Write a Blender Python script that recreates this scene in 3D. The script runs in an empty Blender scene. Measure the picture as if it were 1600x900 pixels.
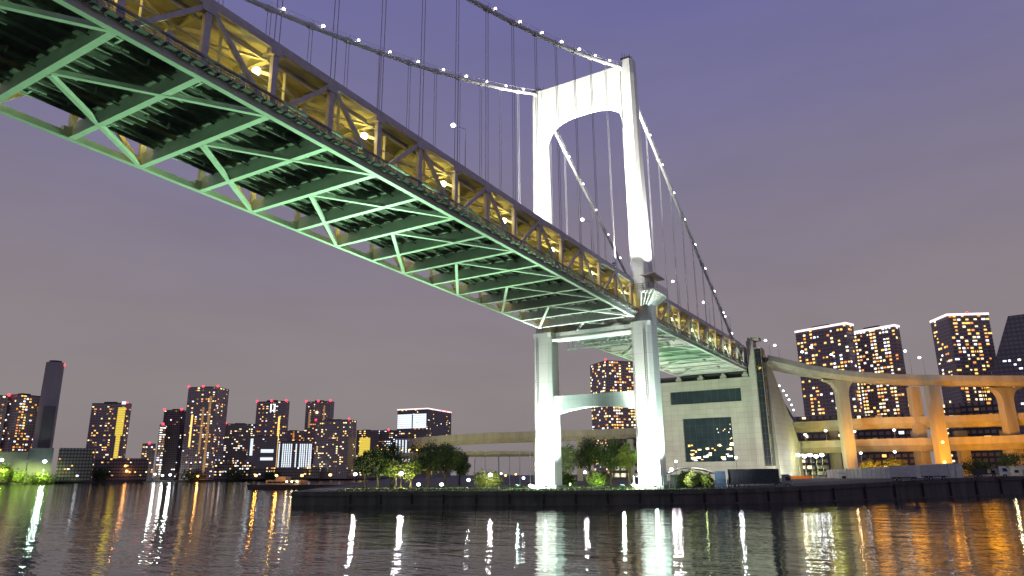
import bpy, math, random
from math import radians as R, sin, cos, pi, sqrt
from mathutils import Vector, Matrix
random.seed(7)
S = bpy.context.scene
COL = S.collection

# ------------------------------------------------------------------ camera
CAM = Vector((86.6885, -180.538, 7.1972))
YAW, PIT, ROLL, FPX = -0.55126, 0.260109, -0.008978, 1095.27
FWD = Vector((sin(YAW)*cos(PIT), cos(YAW)*cos(PIT), sin(PIT)))
_r = Vector((cos(YAW), -sin(YAW), 0)); _u = _r.cross(FWD)
RGT = _r*cos(ROLL) + _u*sin(ROLL); UPV = -_r*sin(ROLL) + _u*cos(ROLL)
cd = bpy.data.cameras.new('camera'); cam = bpy.data.objects.new('camera', cd); COL.objects.link(cam)
m = Matrix.Identity(4)
for i in range(3):
    m[i][0], m[i][1], m[i][2], m[i][3] = RGT[i], UPV[i], -FWD[i], CAM[i]
cam.matrix_world = m
cd.sensor_width = 36; cd.lens = FPX/1600*36; cd.clip_start = .5; cd.clip_end = 40000
S.camera = cam

# ------------------------------------------------------------------ exposure and sky
S.view_settings.view_transform = 'Standard'; S.view_settings.look = 'None'
S.view_settings.exposure = 0; S.view_settings.gamma = 1; S.view_settings.use_curve_mapping = False
S.render.engine = 'CYCLES'
cy = S.cycles
cy.use_denoising = True; cy.max_bounces = 6; cy.diffuse_bounces = 2; cy.glossy_bounces = 3
cy.transmission_bounces = 3; cy.sample_clamp_indirect = 8; cy.caustics_reflective = True; cy.blur_glossy = 1.5; cy.caustics_refractive = False
cy.use_light_tree = True

w = bpy.data.worlds.new('World'); S.world = w; w.use_nodes = True
nt = w.node_tree; nd = nt.nodes; lk = nt.links; nd.clear()
out = nd.new('ShaderNodeOutputWorld')
sky = nd.new('ShaderNodeTexSky'); sky.sky_type = 'NISHITA'; sky.sun_disc = False
sky.sun_elevation = R(-4); sky.sun_rotation = R(250)
b1 = nd.new('ShaderNodeBackground'); lk.new(sky.outputs[0], b1.inputs[0]); b1.inputs[1].default_value = .08
# the town-lit cloud deck over the bay
tc = nd.new('ShaderNodeTexCoord'); sx = nd.new('ShaderNodeSeparateXYZ'); lk.new(tc.outputs['Generated'], sx.inputs[0])
mp = nd.new('ShaderNodeMapping'); mp.inputs['Scale'].default_value = (1.6, 1.6, 6.5); lk.new(tc.outputs['Generated'], mp.inputs[0])
nz = nd.new('ShaderNodeTexNoise'); nz.inputs['Scale'].default_value = 1.7; nz.inputs['Detail'].default_value = 5; nz.inputs['Roughness'].default_value = .55
lk.new(mp.outputs[0], nz.inputs['Vector'])
ml = nd.new('ShaderNodeMath'); ml.operation = 'MULTIPLY_ADD'; lk.new(nz.outputs[0], ml.inputs[0]); ml.inputs[1].default_value = .09; ml.inputs[2].default_value = -.045
ad = nd.new('ShaderNodeMath'); ad.operation = 'ADD'; lk.new(sx.outputs[2], ad.inputs[0]); lk.new(ml.outputs[0], ad.inputs[1])
rp = nd.new('ShaderNodeValToRGB'); lk.new(ad.outputs[0], rp.inputs[0])
el = rp.color_ramp.elements
el[0].position = 0; el[0].color = (0.2394, 0.2085, 0.215, 1)
el[1].position = 1; el[1].color = (0.0798, 0.0834, 0.256, 1)
for p_, c_ in ((0.1, (0.266, 0.2307, 0.2381)), (0.2, (0.2567, 0.2196, 0.2432)), (0.33, (0.2261, 0.1988, 0.2662)), (0.48, (0.1862, 0.1724, 0.3149)), (0.62, (0.149, 0.1446, 0.3354))):
    e = el.new(p_); e.color = (*c_, 1)
nz2 = nd.new('ShaderNodeTexNoise'); nz2.inputs['Scale'].default_value = 3.1; nz2.inputs['Detail'].default_value = 6
lk.new(mp.outputs[0], nz2.inputs['Vector'])
mr = nd.new('ShaderNodeMapRange'); mr.inputs[1].default_value = .3; mr.inputs[2].default_value = .7; mr.inputs[3].default_value = .97; mr.inputs[4].default_value = 1.04
lk.new(nz2.outputs[0], mr.inputs[0])
b2 = nd.new('ShaderNodeBackground'); lk.new(rp.outputs[0], b2.inputs[0]); lk.new(mr.outputs[0], b2.inputs[1])
as_ = nd.new('ShaderNodeAddShader'); lk.new(b1.outputs[0], as_.inputs[0]); lk.new(b2.outputs[0], as_.inputs[1]); lk.new(as_.outputs[0], out.inputs[0])

# ------------------------------------------------------------------ helpers
def ray(px, py): return FWD + RGT*((px-800)/FPX) + UPV*((450-py)/FPX)
def atD(px, py, D):
    d = ray(px, py); return CAM + d*(D/math.hypot(d.x, d.y))
def atZ(px, py, z):
    d = ray(px, py); return CAM + d*((z-CAM.z)/d.z)
def atY(px, py, y):
    d = ray(px, py); return CAM + d*((y-CAM.y)/d.y)
def ppm(D): return FPX*1.0/D                      # pixels (1600 wide) per metre

def nodes(name):
    mt = bpy.data.materials.new(name); mt.use_nodes = True
    return mt, mt.node_tree.nodes, mt.node_tree.links, mt.node_tree.nodes['Principled BSDF']
def mat(name, col, rough=.6, var=.12, scale=.6, metal=0, streak=False, bump=0):
    """painted / concrete surface with uneven dirt"""
    mt, n, l, b = nodes(name)
    b.inputs['Roughness'].default_value = rough; b.inputs['Metallic'].default_value = metal
    t = n.new('ShaderNodeTexCoord'); mp = n.new('ShaderNodeMapping')
    mp.inputs['Scale'].default_value = (1, 1, .15) if streak else (1, 1, 1)
    l.new(t.outputs['Object'], mp.inputs[0])
    z = n.new('ShaderNodeTexNoise'); z.inputs['Scale'].default_value = scale; z.inputs['Detail'].default_value = 5; z.inputs['Roughness'].default_value = .65
    l.new(mp.outputs[0], z.inputs['Vector'])
    r = n.new('ShaderNodeValToRGB'); l.new(z.outputs[0], r.inputs[0])
    r.color_ramp.elements[0].position = .3; r.color_ramp.elements[1].position = .7
    r.color_ramp.elements[0].color = (*[c*(1-var) for c in col], 1); r.color_ramp.elements[1].color = (*[min(1, c*(1+var)) for c in col], 1)
    l.new(r.outputs[0], b.inputs['Base Color'])
    if bump:
        bp = n.new('ShaderNodeBump'); bp.inputs['Strength'].default_value = bump; bp.inputs['Distance'].default_value = .1
        l.new(z.outputs[0], bp.inputs['Height']); l.new(bp.outputs[0], b.inputs['Normal'])
    return mt
def glow(name, col, strength, sample=False):
    mt, n, l, b = nodes(name)
    b.inputs['Base Color'].default_value = (*[c*.5 for c in col], 1)
    b.inputs['Emission Color'].default_value = (*col, 1); b.inputs['Emission Strength'].default_value = strength
    if not sample: mt.cycles.emission_sampling = 'NONE'
    return mt

class MB:
    def __init__(s): s.v = []; s.f = []
    def add(s, vs, fs):
        k = len(s.v); s.v += [tuple(x) for x in vs]; s.f += [tuple(k+i for i in f) for f in fs]
    def box(s, x0, y0, z0, x1, y1, z1):
        s.add([(x0,y0,z0),(x1,y0,z0),(x1,y1,z0),(x0,y1,z0),(x0,y0,z1),(x1,y0,z1),(x1,y1,z1),(x0,y1,z1)],
              [(0,3,2,1),(4,5,6,7),(0,1,5,4),(1,2,6,5),(2,3,7,6),(3,0,4,7)]); return s
    def bar(s, a, b, wd, ht, up=(0,0,1)):
        a = Vector(a); b = Vector(b); d = (b-a).normalized(); up = Vector(up)
        if abs(d.dot(up)) > .98: up = Vector((0,1,0))
        x = d.cross(up).normalized(); y = x.cross(d)
        x *= wd/2; y *= ht/2
        s.add([a-x-y, a+x-y, a+x+y, a-x+y, b-x-y, b+x-y, b+x+y, b-x+y],
              [(0,1,2,3),(7,6,5,4),(4,5,1,0),(5,6,2,1),(6,7,3,2),(7,4,0,3)]); return s
    def tube(s, pts, r, n=8, r1=None, cap=True):
        pts = [Vector(p) for p in pts]; rings = []
        for i, p in enumerate(pts):
            d = (pts[min(i+1, len(pts)-1)] - pts[max(i-1, 0)]).normalized()
            up = Vector((0,0,1)) if abs(d.z) < .95 else Vector((0,1,0))
            x = d.cross(up).normalized(); y = x.cross(d)
            rr = r if r1 is None else r+(r1-r)*i/(len(pts)-1)
            rings.append([p + x*(rr*cos(2*pi*k/n)) + y*(rr*sin(2*pi*k/n)) for k in range(n)])
        vs = [v for q in rings for v in q]; fs = []
        for i in range(len(pts)-1):
            for k in range(n):
                fs.append((i*n+k, i*n+(k+1) % n, (i+1)*n+(k+1) % n, (i+1)*n+k))
        if cap: fs += [tuple(range(n))[::-1], tuple((len(pts)-1)*n+k for k in range(n))]
        s.add(vs, fs); return s
    def ball(s, c, r, n=8, m_=6, sq=1):
        vs = [(c[0], c[1], c[2]+r*sq)]
        for j in range(1, m_):
            t = pi*j/m_
            vs += [(c[0]+r*sin(t)*cos(2*pi*k/n), c[1]+r*sin(t)*sin(2*pi*k/n), c[2]+r*sq*cos(t)) for k in range(n)]
        vs.append((c[0], c[1], c[2]-r*sq)); fs = []
        for k in range(n):
            fs.append((0, 1+k, 1+(k+1) % n))
            for j in range(m_-2): fs.append((1+j*n+k, 1+(j+1)*n+k, 1+(j+1)*n+(k+1) % n, 1+j*n+(k+1) % n))
            fs.append((len(vs)-1, 1+(m_-2)*n+(k+1) % n, 1+(m_-2)*n+k))
        s.add(vs, fs); return s
    def loft(s, secs, cap=True):
        n = len(secs[0]); vs = [v for q in secs for v in q]; fs = []
        for i in range(len(secs)-1):
            for k in range(n): fs.append((i*n+k, i*n+(k+1) % n, (i+1)*n+(k+1) % n, (i+1)*n+k))
        if cap: fs += [tuple(range(n))[::-1], tuple((len(secs)-1)*n+k for k in range(n))]
        s.add(vs, fs); return s
    def build(s, name, m_, parent=None, smooth=False, local=False):
        me = bpy.data.meshes.new(name)
        o_ = Vector((0,0,0)) if (parent is None or local) else ORG.get(parent.name, Vector((0,0,0)))
        me.from_pydata([tuple(Vector(v)-o_) for v in s.v], [], s.f)
        me.materials.append(m_); me.update()
        if smooth:
            for p in me.polygons: p.use_smooth = True
        o = bpy.data.objects.new(name, me); COL.objects.link(o)
        ORG[o.name] = o_
        if parent is not None: o.parent = parent
        return o
ORG = {}
def thing(name, label, cat, loc=(0,0,0), group=None, rot=0):
    o = bpy.data.objects.new(name, None); o.empty_display_size = .5; COL.objects.link(o)
    o.location = loc; o.rotation_euler = (0,0,rot); ORG[o.name] = Vector(loc)
    o['label'] = label; o['category'] = cat
    if group: o['group'] = group
    return o
def tag(o, label, cat, group=None, kind=None):
    o['label'] = label; o['category'] = cat
    if group: o['group'] = group
    if kind: o['kind'] = kind
    return o
def struct(o, kind='structure'): o['kind'] = kind; return o
def point(loc, power, col, r=.25, name='lamp_or_fill_light'):
    d = bpy.data.lights.new(name, 'POINT'); d.energy = power; d.color = col; d.shadow_soft_size = r
    o = bpy.data.objects.new(name, d); o.location = loc; COL.objects.link(o); return o
def spot(loc, tgt, power, col, ang, blend=.6, r=.4, name='flood_or_fill_beam'):
    d = bpy.data.lights.new(name, 'SPOT'); d.energy = power; d.color = col; d.spot_size = R(ang); d.spot_blend = blend; d.shadow_soft_size = r
    o = bpy.data.objects.new(name, d); o.location = loc
    o.rotation_euler = (Vector(tgt)-Vector(loc)).to_track_quat('-Z', 'Y').to_euler(); COL.objects.link(o); return o
ORD = ['first','second','third','fourth','fifth','sixth','seventh','eighth','ninth','tenth','eleventh','twelfth','thirteenth','fourteenth']

# ------------------------------------------------------------------ materials
STEEL = mat('bridge_paint', (.60,.61,.58), .5, .10, .5)
STEELD = mat('weathered_bridge_paint', (.58,.55,.54), .55, .14, .8)
def towermat():
    mt = mat('tower_white_paint', (.72,.73,.70), .45, .09, .22, streak=True); n, l = mt.node_tree.nodes, mt.node_tree.links
    b = n['Principled BSDF']; src = b.inputs['Base Color'].links[0].from_socket
    t = n.new('ShaderNodeTexCoord'); sp = n.new('ShaderNodeSeparateXYZ'); l.new(t.outputs['Object'], sp.inputs[0])
    a = n.new('ShaderNodeMath'); a.operation = 'ADD'; l.new(sp.outputs[0], a.inputs[0]); l.new(sp.outputs[1], a.inputs[1])
    c = n.new('ShaderNodeCombineXYZ'); l.new(a.outputs[0], c.inputs[0]); l.new(sp.outputs[2], c.inputs[1])
    br = n.new('ShaderNodeTexBrick'); br.offset = 0; br.inputs['Scale'].default_value = 1; br.inputs['Brick Width'].default_value = 3.1; br.inputs['Row Height'].default_value = 5.6; br.inputs['Mortar Size'].default_value = .06; br.inputs['Mortar Smooth'].default_value = .5
    br.inputs['Color1'].default_value = (1,1,1,1); br.inputs['Color2'].default_value = (.93,.93,.92,1); br.inputs['Mortar'].default_value = (.72,.71,.68,1); l.new(c.outputs[0], br.inputs['Vector'])
    mx = n.new('ShaderNodeMix'); mx.data_type = 'RGBA'; mx.blend_type = 'MULTIPLY'; mx.inputs[0].default_value = 1
    l.new(src, mx.inputs[6]); l.new(br.outputs[0], mx.inputs[7]); l.new(mx.outputs[2], b.inputs['Base Color']); return mt
TOWER = towermat()
DARKDECK = mat('dark_deck_plate', (.13,.12,.11), .8, .35, .7)
PIPE = mat('galvanised_pipe', (.30,.31,.30), .5, .2, 1)
DARKST = mat('shade_dark_steel', (.17,.16,.15), .7, .3, .7)  # shade under the deck put into a darker steel colour
ASPH = mat('asphalt', (.05,.05,.052), .85, .25, .5)
CABLE = mat('cable_wrap', (.60,.60,.58), .5, .12, 1.2)
ROPE = mat('hanger_rope', (.55,.55,.56), .5, .1, .3)
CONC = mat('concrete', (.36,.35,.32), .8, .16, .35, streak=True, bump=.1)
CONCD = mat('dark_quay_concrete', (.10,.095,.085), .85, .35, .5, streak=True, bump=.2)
CONCY = mat('viaduct_concrete', (.30,.285,.25), .8, .2, .3, streak=True)
DARKM = mat('dark_metal', (.04,.04,.045), .5, .2, 2)
GREYM = mat('grey_metal', (.28,.28,.29), .5, .15, 1.5)
PALE = mat('pale_panel', (.55,.55,.56), .6, .12, .8)
GLASSD = mat('dark_glass', (.015,.02,.024), .08, .2, .5)
BLACKR = mat('rubber', (.02,.02,.02), .8, .2, 3)
GRASS = mat('grass', (.13,.16,.04), .95, .45, .9)
EARTH = mat('paved_ground', (.13,.125,.115), .9, .3, .25)
TRUNK = mat('bark', (.09,.07,.05), .9, .3, 3)
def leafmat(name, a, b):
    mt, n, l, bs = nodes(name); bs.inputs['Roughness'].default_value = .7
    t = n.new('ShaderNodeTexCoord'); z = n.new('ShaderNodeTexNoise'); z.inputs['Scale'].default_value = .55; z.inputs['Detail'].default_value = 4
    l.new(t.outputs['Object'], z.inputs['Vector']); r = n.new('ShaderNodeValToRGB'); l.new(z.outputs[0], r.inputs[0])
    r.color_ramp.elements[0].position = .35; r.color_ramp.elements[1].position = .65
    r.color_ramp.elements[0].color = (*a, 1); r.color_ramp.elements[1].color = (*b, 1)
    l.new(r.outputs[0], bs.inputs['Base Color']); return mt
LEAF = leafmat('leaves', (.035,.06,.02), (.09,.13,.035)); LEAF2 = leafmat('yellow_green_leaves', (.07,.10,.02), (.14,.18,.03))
LWHITE = glow('cable_lamp_glass', (1,.93,1), 9); LWARM = glow('warm_lamp_glass', (1,.86,.50), 9)
LTEAL = glow('floodlight_glass', (.55,1,.85), 14); LPARK = glow('park_lamp_glass', (1,.90,.95), 12)
LCOOL = glow('cool_lamp_glass', (.85,.92,1), 9); LORANGE = glow('sodium_lamp_glass', (1,.48,.10), 10); LGREEN = glow('mercury_lamp_glass', (.75,1,.85), 12)
RED = glow('red_warning_glass', (1,.05,.09), 3)
WIN = [glow('lit_window_amber', (1,.58,.14), 1.9), glow('lit_window_orange', (1,.36,.08), 1.4), glow('lit_window_cream', (1,.80,.42), 2.2), glow('lit_window_white', (.88,.90,1), 2.2), glow('lit_window_dim', (.9,.5,.2), .35)]
WIN_W = glow('lit_office_strip', (.82,.92,1), 1.2); CROWN = glow('roof_edge_light', (1,.80,.78), 1.7); YSTRIP = glow('lit_stair_window', (1,.74,.10), .85)

# ------------------------------------------------------------------ water and land
def water():
    mt, n, l, b = nodes('bay_water')
    b.inputs['Base Color'].default_value = (.030,.029,.028,1); b.inputs['Roughness'].default_value = .035; b.inputs['IOR'].default_value = 1.33
    g = n.new('ShaderNodeNewGeometry')
    def noise(sc, det, rough, scl):
        mp = n.new('ShaderNodeMapping'); mp.inputs['Rotation'].default_value = (0,0,R(28)); mp.inputs['Scale'].default_value = scl
        l.new(g.outputs['Position'], mp.inputs[0]); z = n.new('ShaderNodeTexNoise'); z.inputs['Scale'].default_value = sc
        z.inputs['Detail'].default_value = det; z.inputs['Roughness'].default_value = rough; l.new(mp.outputs[0], z.inputs['Vector']); return z
    z0 = noise(.13, 2, .5, (.8,1.5,1)); z1 = noise(.8, 2, .55, (.55,1.5,1)); z3 = noise(.03, 2, .5, (1,1.6,1))
    am = n.new('ShaderNodeMapRange'); am.inputs[1].default_value = .35; am.inputs[2].default_value = .65; am.inputs[3].default_value = .55; am.inputs[4].default_value = 1.25
    l.new(z3.outputs[0], am.inputs[0])
    b0 = n.new('ShaderNodeBump'); b0.inputs['Distance'].default_value = .15; b0.inputs['Strength'].default_value = 1; l.new(z0.outputs[0], b0.inputs['Height'])
    b1 = n.new('ShaderNodeBump'); b1.inputs['Distance'].default_value = .068; l.new(am.outputs[0], b1.inputs['Strength']); l.new(z1.outputs[0], b1.inputs['Height'])
    l.new(b0.outputs[0], b1.inputs['Normal']); l.new(b1.outputs[0], b.inputs['Normal'])
    return mt
W_ = MB(); s_ = 12000
W_.add([(-s_,-s_,0),(s_,-s_,0),(s_,s_,0),(-s_,s_,0)], [(0,1,2,3)])
struct(W_.build('water', water()))

def gz(x):
    t = max(0, min(1, (x-32)/70)); return 3.2 + 1.9*t*t*(3-2*t)
FRONT = [(-60.3,-50.4),(-30,-39),(1.4,-28.2),(27.1,-11.6),(52.3,9.1),(77,50),(102.6,94.5),(150,185),(300,420),(700,900),(1500,1700)]
IN = Vector((-.64,.77,0))
TS = [0,.9,12,40,90,200,500,1000,1800]
fr = []
for i in range(len(FRONT)-1):
    a, b = FRONT[i], FRONT[i+1]
    for k in range(4): fr.append((a[0]+(b[0]-a[0])*k/4, a[1]+(b[1]-a[1])*k/4))
fr.append(FRONT[-1])
G = MB(); vs = []; fs = []
for x, y in fr:
    for t in TS: vs.append((x+IN.x*t, y+IN.y*t, gz(x)))
nT = len(TS)
for i in range(len(fr)-1):
    for k in range(nT-1): fs.append((i*nT+k, (i+1)*nT+k, (i+1)*nT+k+1, i*nT+k+1))
G.add(vs, fs); struct(G.build('ground', EARTH))
# quay wall along the front and the left side of the island
Q = MB()
edge = [(-60.3+IN.x*t, -50.4+IN.y*t) for t in (1000,400,150,60,15)] + fr
inn = Vector((0,0,0))
for i in range(len(edge)-1):
    (x0,y0),(x1,y1) = edge[i], edge[i+1]
    z0, z1 = gz(x0)-.004, gz(x1)-.004
    d = Vector((x1-x0, y1-y0, 0)).normalized(); nn = Vector((d.y,-d.x,0))
    def P_(x,y,z,o): return (x+nn.x*o, y+nn.y*o, z)
    Q.add([P_(x0,y0,-3,.05),P_(x1,y1,-3,.05),P_(x1,y1,z1-.9,.05),P_(x0,y0,z0-.9,.05)], [(0,1,2,3)])
    Q.add([P_(x0,y0,z0-.9,.35),P_(x1,y1,z1-.9,.35),P_(x1,y1,z1+.22,.35),P_(x0,y0,z0+.22,.35),P_(x1,y1,z1+.22,-.6),P_(x0,y0,z0+.22,-.6),P_(x1,y1,z1-.9,.05),P_(x0,y0,z0-.9,.05),P_(x1,y1,z1-.1,-.6),P_(x0,y0,z0-.1,-.6)],
          [(0,1,2,3),(3,2,4,5),(7,6,1,0),(5,4,8,9)])
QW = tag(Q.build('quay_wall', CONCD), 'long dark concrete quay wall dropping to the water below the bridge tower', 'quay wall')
for i in range(2, len(fr)-14):
    (x0,y0),(x1,y1) = fr[i], fr[i+1]; d = Vector((x1-x0,y1-y0,0)).normalized(); nn = Vector((d.y,-d.x,0)); z = gz(x0)
    for k in (0,):
        c_ = Vector((x0,y0,0))+Vector((x1-x0,y1-y0,0))*k+nn*.42
        MB().tube([c_+Vector((0,0,.3)), c_+Vector((0,0,z-.5))],.24,8).build('fender', BLACKR, QW)
# park lawn strip and quay road
def strip(name, m_, i0, i1, t0, t1, dz, kind='structure'):
    B = MB(); vs = []; fs = []
    for x, y in fr[i0:i1]:
        for t in (t0, t1): vs.append((x+IN.x*t, y+IN.y*t, gz(x)+dz))
    for i in range(i1-i0-1): fs.append((2*i, 2*i+2, 2*i+3, 2*i+1))
    B.add(vs, fs); return struct(B.build(name, m_), kind)
strip('lawn', GRASS, 1, 14, 4.5, 130, .006)
strip('promenade_path', mat('pale_paving', (.30,.28,.25), .85, .2, .6), 0, 14, .65, 4.4, .006)
strip('quay_road', ASPH, 15, 34, 2, 30, .006)
tg = MB()
for x, y in fr[2:15]:
    for k in range(170):
        t = random.uniform(5, 40); j = random.uniform(-7, 7)
        px_, py_ = x+IN.x*t+IN.y*j, y+IN.y*t-IN.x*j
        h = random.uniform(.15, .5); a = random.uniform(0, pi); z = gz(x)
        tg.add([(px_-cos(a)*.2, py_-sin(a)*.2, z), (px_+cos(a)*.2, py_+sin(a)*.2, z), (px_+random.uniform(-.1,.1), py_, z+h)], [(0,1,2)])
tag(tg.build('grass_tufts', GRASS), 'rough grass tufts on the lit lawn behind the quay', 'grass', kind='stuff')

# far shore of the city on the left
sh = [atD(px, 755, D) for px, D in ((-500,1100),(-150,1180),(0,1246),(120,1330),(240,1400),(390,1430),(500,1440),(640,1430),(800,1400))]
L = MB(); n_ = len(sh)
far = [CAM + (p-CAM)*8 for p in sh]
L.add([(p.x,p.y,2.6) for p in sh]+[(p.x,p.y,2.6) for p in far], [(i,i+1,n_+i+1,n_+i) for i in range(n_-1)])
struct(L.build('far_ground', EARTH))
B = MB(); B.add([(p.x,p.y,-2) for p in sh]+[(p.x,p.y,2.62) for p in sh], [(i,i+1,n_+i+1,n_+i) for i in range(n_-1)])
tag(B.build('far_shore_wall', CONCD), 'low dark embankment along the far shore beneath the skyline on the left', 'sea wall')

# ------------------------------------------------------------------ the suspension bridge
PAN, Z0, SL, H = 10.442, 49.83, -.03195, 10.2
def ny(i): return -(14-i)*PAN
def zc(y): return Z0 + SL*y if y < 0 else Z0 - .004*y
I0, I1 = -5, 26
XT = 14.9
BR = thing('suspension_bridge', 'huge white double deck suspension bridge lit green underneath, with one floodlit tower', 'bridge', (0,0,0))
tip = ny(I0); end = ny(I1)
for s in (-1, 1):
    x = s*XT
    ch = MB(); tc_ = MB()
    ys = [ny(i) for i in range(I0, I1+1)]
    for a, b in zip(ys[:-1], ys[1:]):
        ch.bar((x,a,zc(a)+.35), (x,b,zc(b)+.35), .85, .95); tc_.bar((x,a,zc(a)+H), (x,b,zc(b)+H), .8, .8)
    for i in range(I0, I1+1):     # gusset plates
        y = ny(i); z = zc(y)
        ch.box(x-.47, y-1.3, z-.05, x+.47, y+1.3, z+1.5); tc_.box(x-.45, y-1.0, z+H-1.2, x+.45, y+1.0, z+H+.55)
    ch.build('bottom_chord', STEEL, BR); tc_.build('top_chord', STEELD, BR)
    for i in range(I0, I1+1):
        y = ny(i); z = zc(y)
        MB().box(x-.33, y-.45, z+1.5, x+.33, y+.45, z+H-1.2).build('truss_post', STEELD, BR)
        if i < I1:
            y2 = ny(i+1); z2 = zc(y2)
            if i % 2 == 0: a, b = (x, y+.7, z+.9), (x, y2-.7, z2+H-.7)
            else: a, b = (x, y+.7, z+H-.7), (x, y2-.7, z2+.9)
            MB().bar(a, b, .55, .62).build('truss_diagonal', STEELD, BR)
for i in range(I0, I1+1):
    y = ny(i); z = zc(y); f = MB()
    f.box(-XT+.48, y-.45, z-.1, XT-.48, y+.45, z+.08)                     # bottom flange
    f.box(-XT+.48, y-.09, z+.08, XT-.48, y+.09, z+2.35)                  # web plate
    if i < 14:     # short inspection rails running out from the web
        for k in range(11):
            xx = -11.2+k*2.3; ln = 3.4+((k*7+i*3) % 5)*.35; zz = z+1.7
            f.box(xx-.07, y+.09, zz, xx+.07, y+ln, zz+.14)
        for xx in (-11.0, 9.0):
            f.box(xx, y+1.2, z+1.85, xx+2.2, y+1.4, z+2.0); f.box(xx, y+2.6, z+1.85, xx+2.2, y+2.8, z+2.0); f.box(xx, y+.09, z+1.86, xx+.2, y+2.7, z+1.99); f.box(xx+1.9, y+.09, z+1.86, xx+2.1, y+2.7, z+1.99)
    f.build('floor_beam', STEEL, BR)
    u = MB(); u.box(-XT+.4, y-.4, z+H-1.45, XT-.4, y+.4, z+H-1.3); u.box(-XT+.4, y-.08, z+H-1.3, XT-.4, y+.08, z+H+.2)
    # slanting brackets from the posts to the upper deck
    for s in (-1, 1): u.bar((s*(XT-.3), y, z+6.2), (s*(XT-5), y, z+H-1.4), .4, .45)
    u.build('road_beam', STEEL, BR)
    if i < I1 and i % 2 == 0:
        y2 = min(ny(i+2), end); z2 = zc(y2); v = MB()
        for s in (-1, 1):
            v.bar((s*1.2,y+.4,z+H-1.6),(s*(XT-.9),y2-.4,z2+H-1.6),.4,.35); v.bar((s*(XT-.9),y+.4,z+H-1.6),(s*1.2,y2-.4,z2+H-1.6),.4,.3)
        v.bar((-1.6,y+.4,z+H-1.6),(1.6,y+.4,z+H-1.6),.5,.35); v.bar((-1.6,y2-.4,z2+H-1.6),(1.6,y2-.4,z2+H-1.6),.5,.35)
        v.build('upper_lateral', STEEL, BR)
for i in range(I0+1, I1-1):
    if i % 2 == 0:
        y, y2 = ny(i), ny(i+2); z, z2 = zc(y)-.02, zc(y2)-.02
        for s in (-1, 1):
            MB().bar((s*.35,y+.5,z+.2),(s*(XT-.5),y2-.5,z2+.2),.62,.62).build('lateral_brace', STEEL, BR)
# decks
def slab(x0, x1, za, zb, m_, name, y0=tip, y1=end):
    B = MB()
    B.add([(x0,y0,zc(y0)+za),(x1,y0,zc(y0)+za),(x1,y0,zc(y0)+zb),(x0,y0,zc(y0)+zb),
           (x0,0,zc(0)+za),(x1,0,zc(0)+za),(x1,0,zc(0)+zb),(x0,0,zc(0)+zb),
           (x0,y1,zc(y1)+za),(x1,y1,zc(y1)+za),(x1,y1,zc(y1)+zb),(x0,y1,zc(y1)+zb)],
          [(0,1,2,3),(11,10,9,8)]+[(4+k, 4+(k+1)%4, (k+1)%4, k) for k in range(4)]+[(8+k, 8+(k+1)%4, 4+(k+1)%4, 4+k) for k in range(4)])
    return B.build(name, m_, BR)
slab(-11.7, -6.1, 2.62, 3.0, DARKDECK, 'lower_deck'); slab(6.1, 13.6, 2.62, 3.0, DARKDECK, 'lower_deck')
slab(-5.6, 5.6, 2.55, 3.1, DARKDECK, 'guideway_slab')
for x0 in (-5.4, 5.1): slab(x0, x0+.3, 3.1, 4.3, STEELD, 'guideway_wall')
slab(-14.3, 14.3, H+.21, H+.75, STEEL, 'upper_deck')
for x in (-12.2,-9,-5.8,-2,2,5.8,9,12.2):
    slab(x-.12, x+.12, H-.75, H+.2, STEELD, 'road_stringer')
for s in (-1, 1):
    slab(min(s*14.3, s*14.0), max(s*14.3, s*14.0), H+.76, H+1.75, STEELD, 'parapet')
for x in (-11.5,-8.8,-6.2,-3,0,3,6.2,8.8,11.5,13.3):
    slab(x-.12, x+.12, 2.1, 2.54 if abs(x) < 5 else 2.61, DARKST, 'stringer')
for x, dz in ((-9.2,1.75),(-2.6,1.55),(9.3,1.55)):
    B = MB(); B.tube([(x,tip,zc(tip)+dz),(x,0,zc(0)+dz),(x,end,zc(end)+dz)], .11, 6)
    y = tip
    while y < end-3:
        B.box(x-.3, y, zc(y)+dz-.05, x+.3, y+.12, zc(y)+2.5); y += 3.48
    B.build('service_pipe', DARKST, BR)
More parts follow.
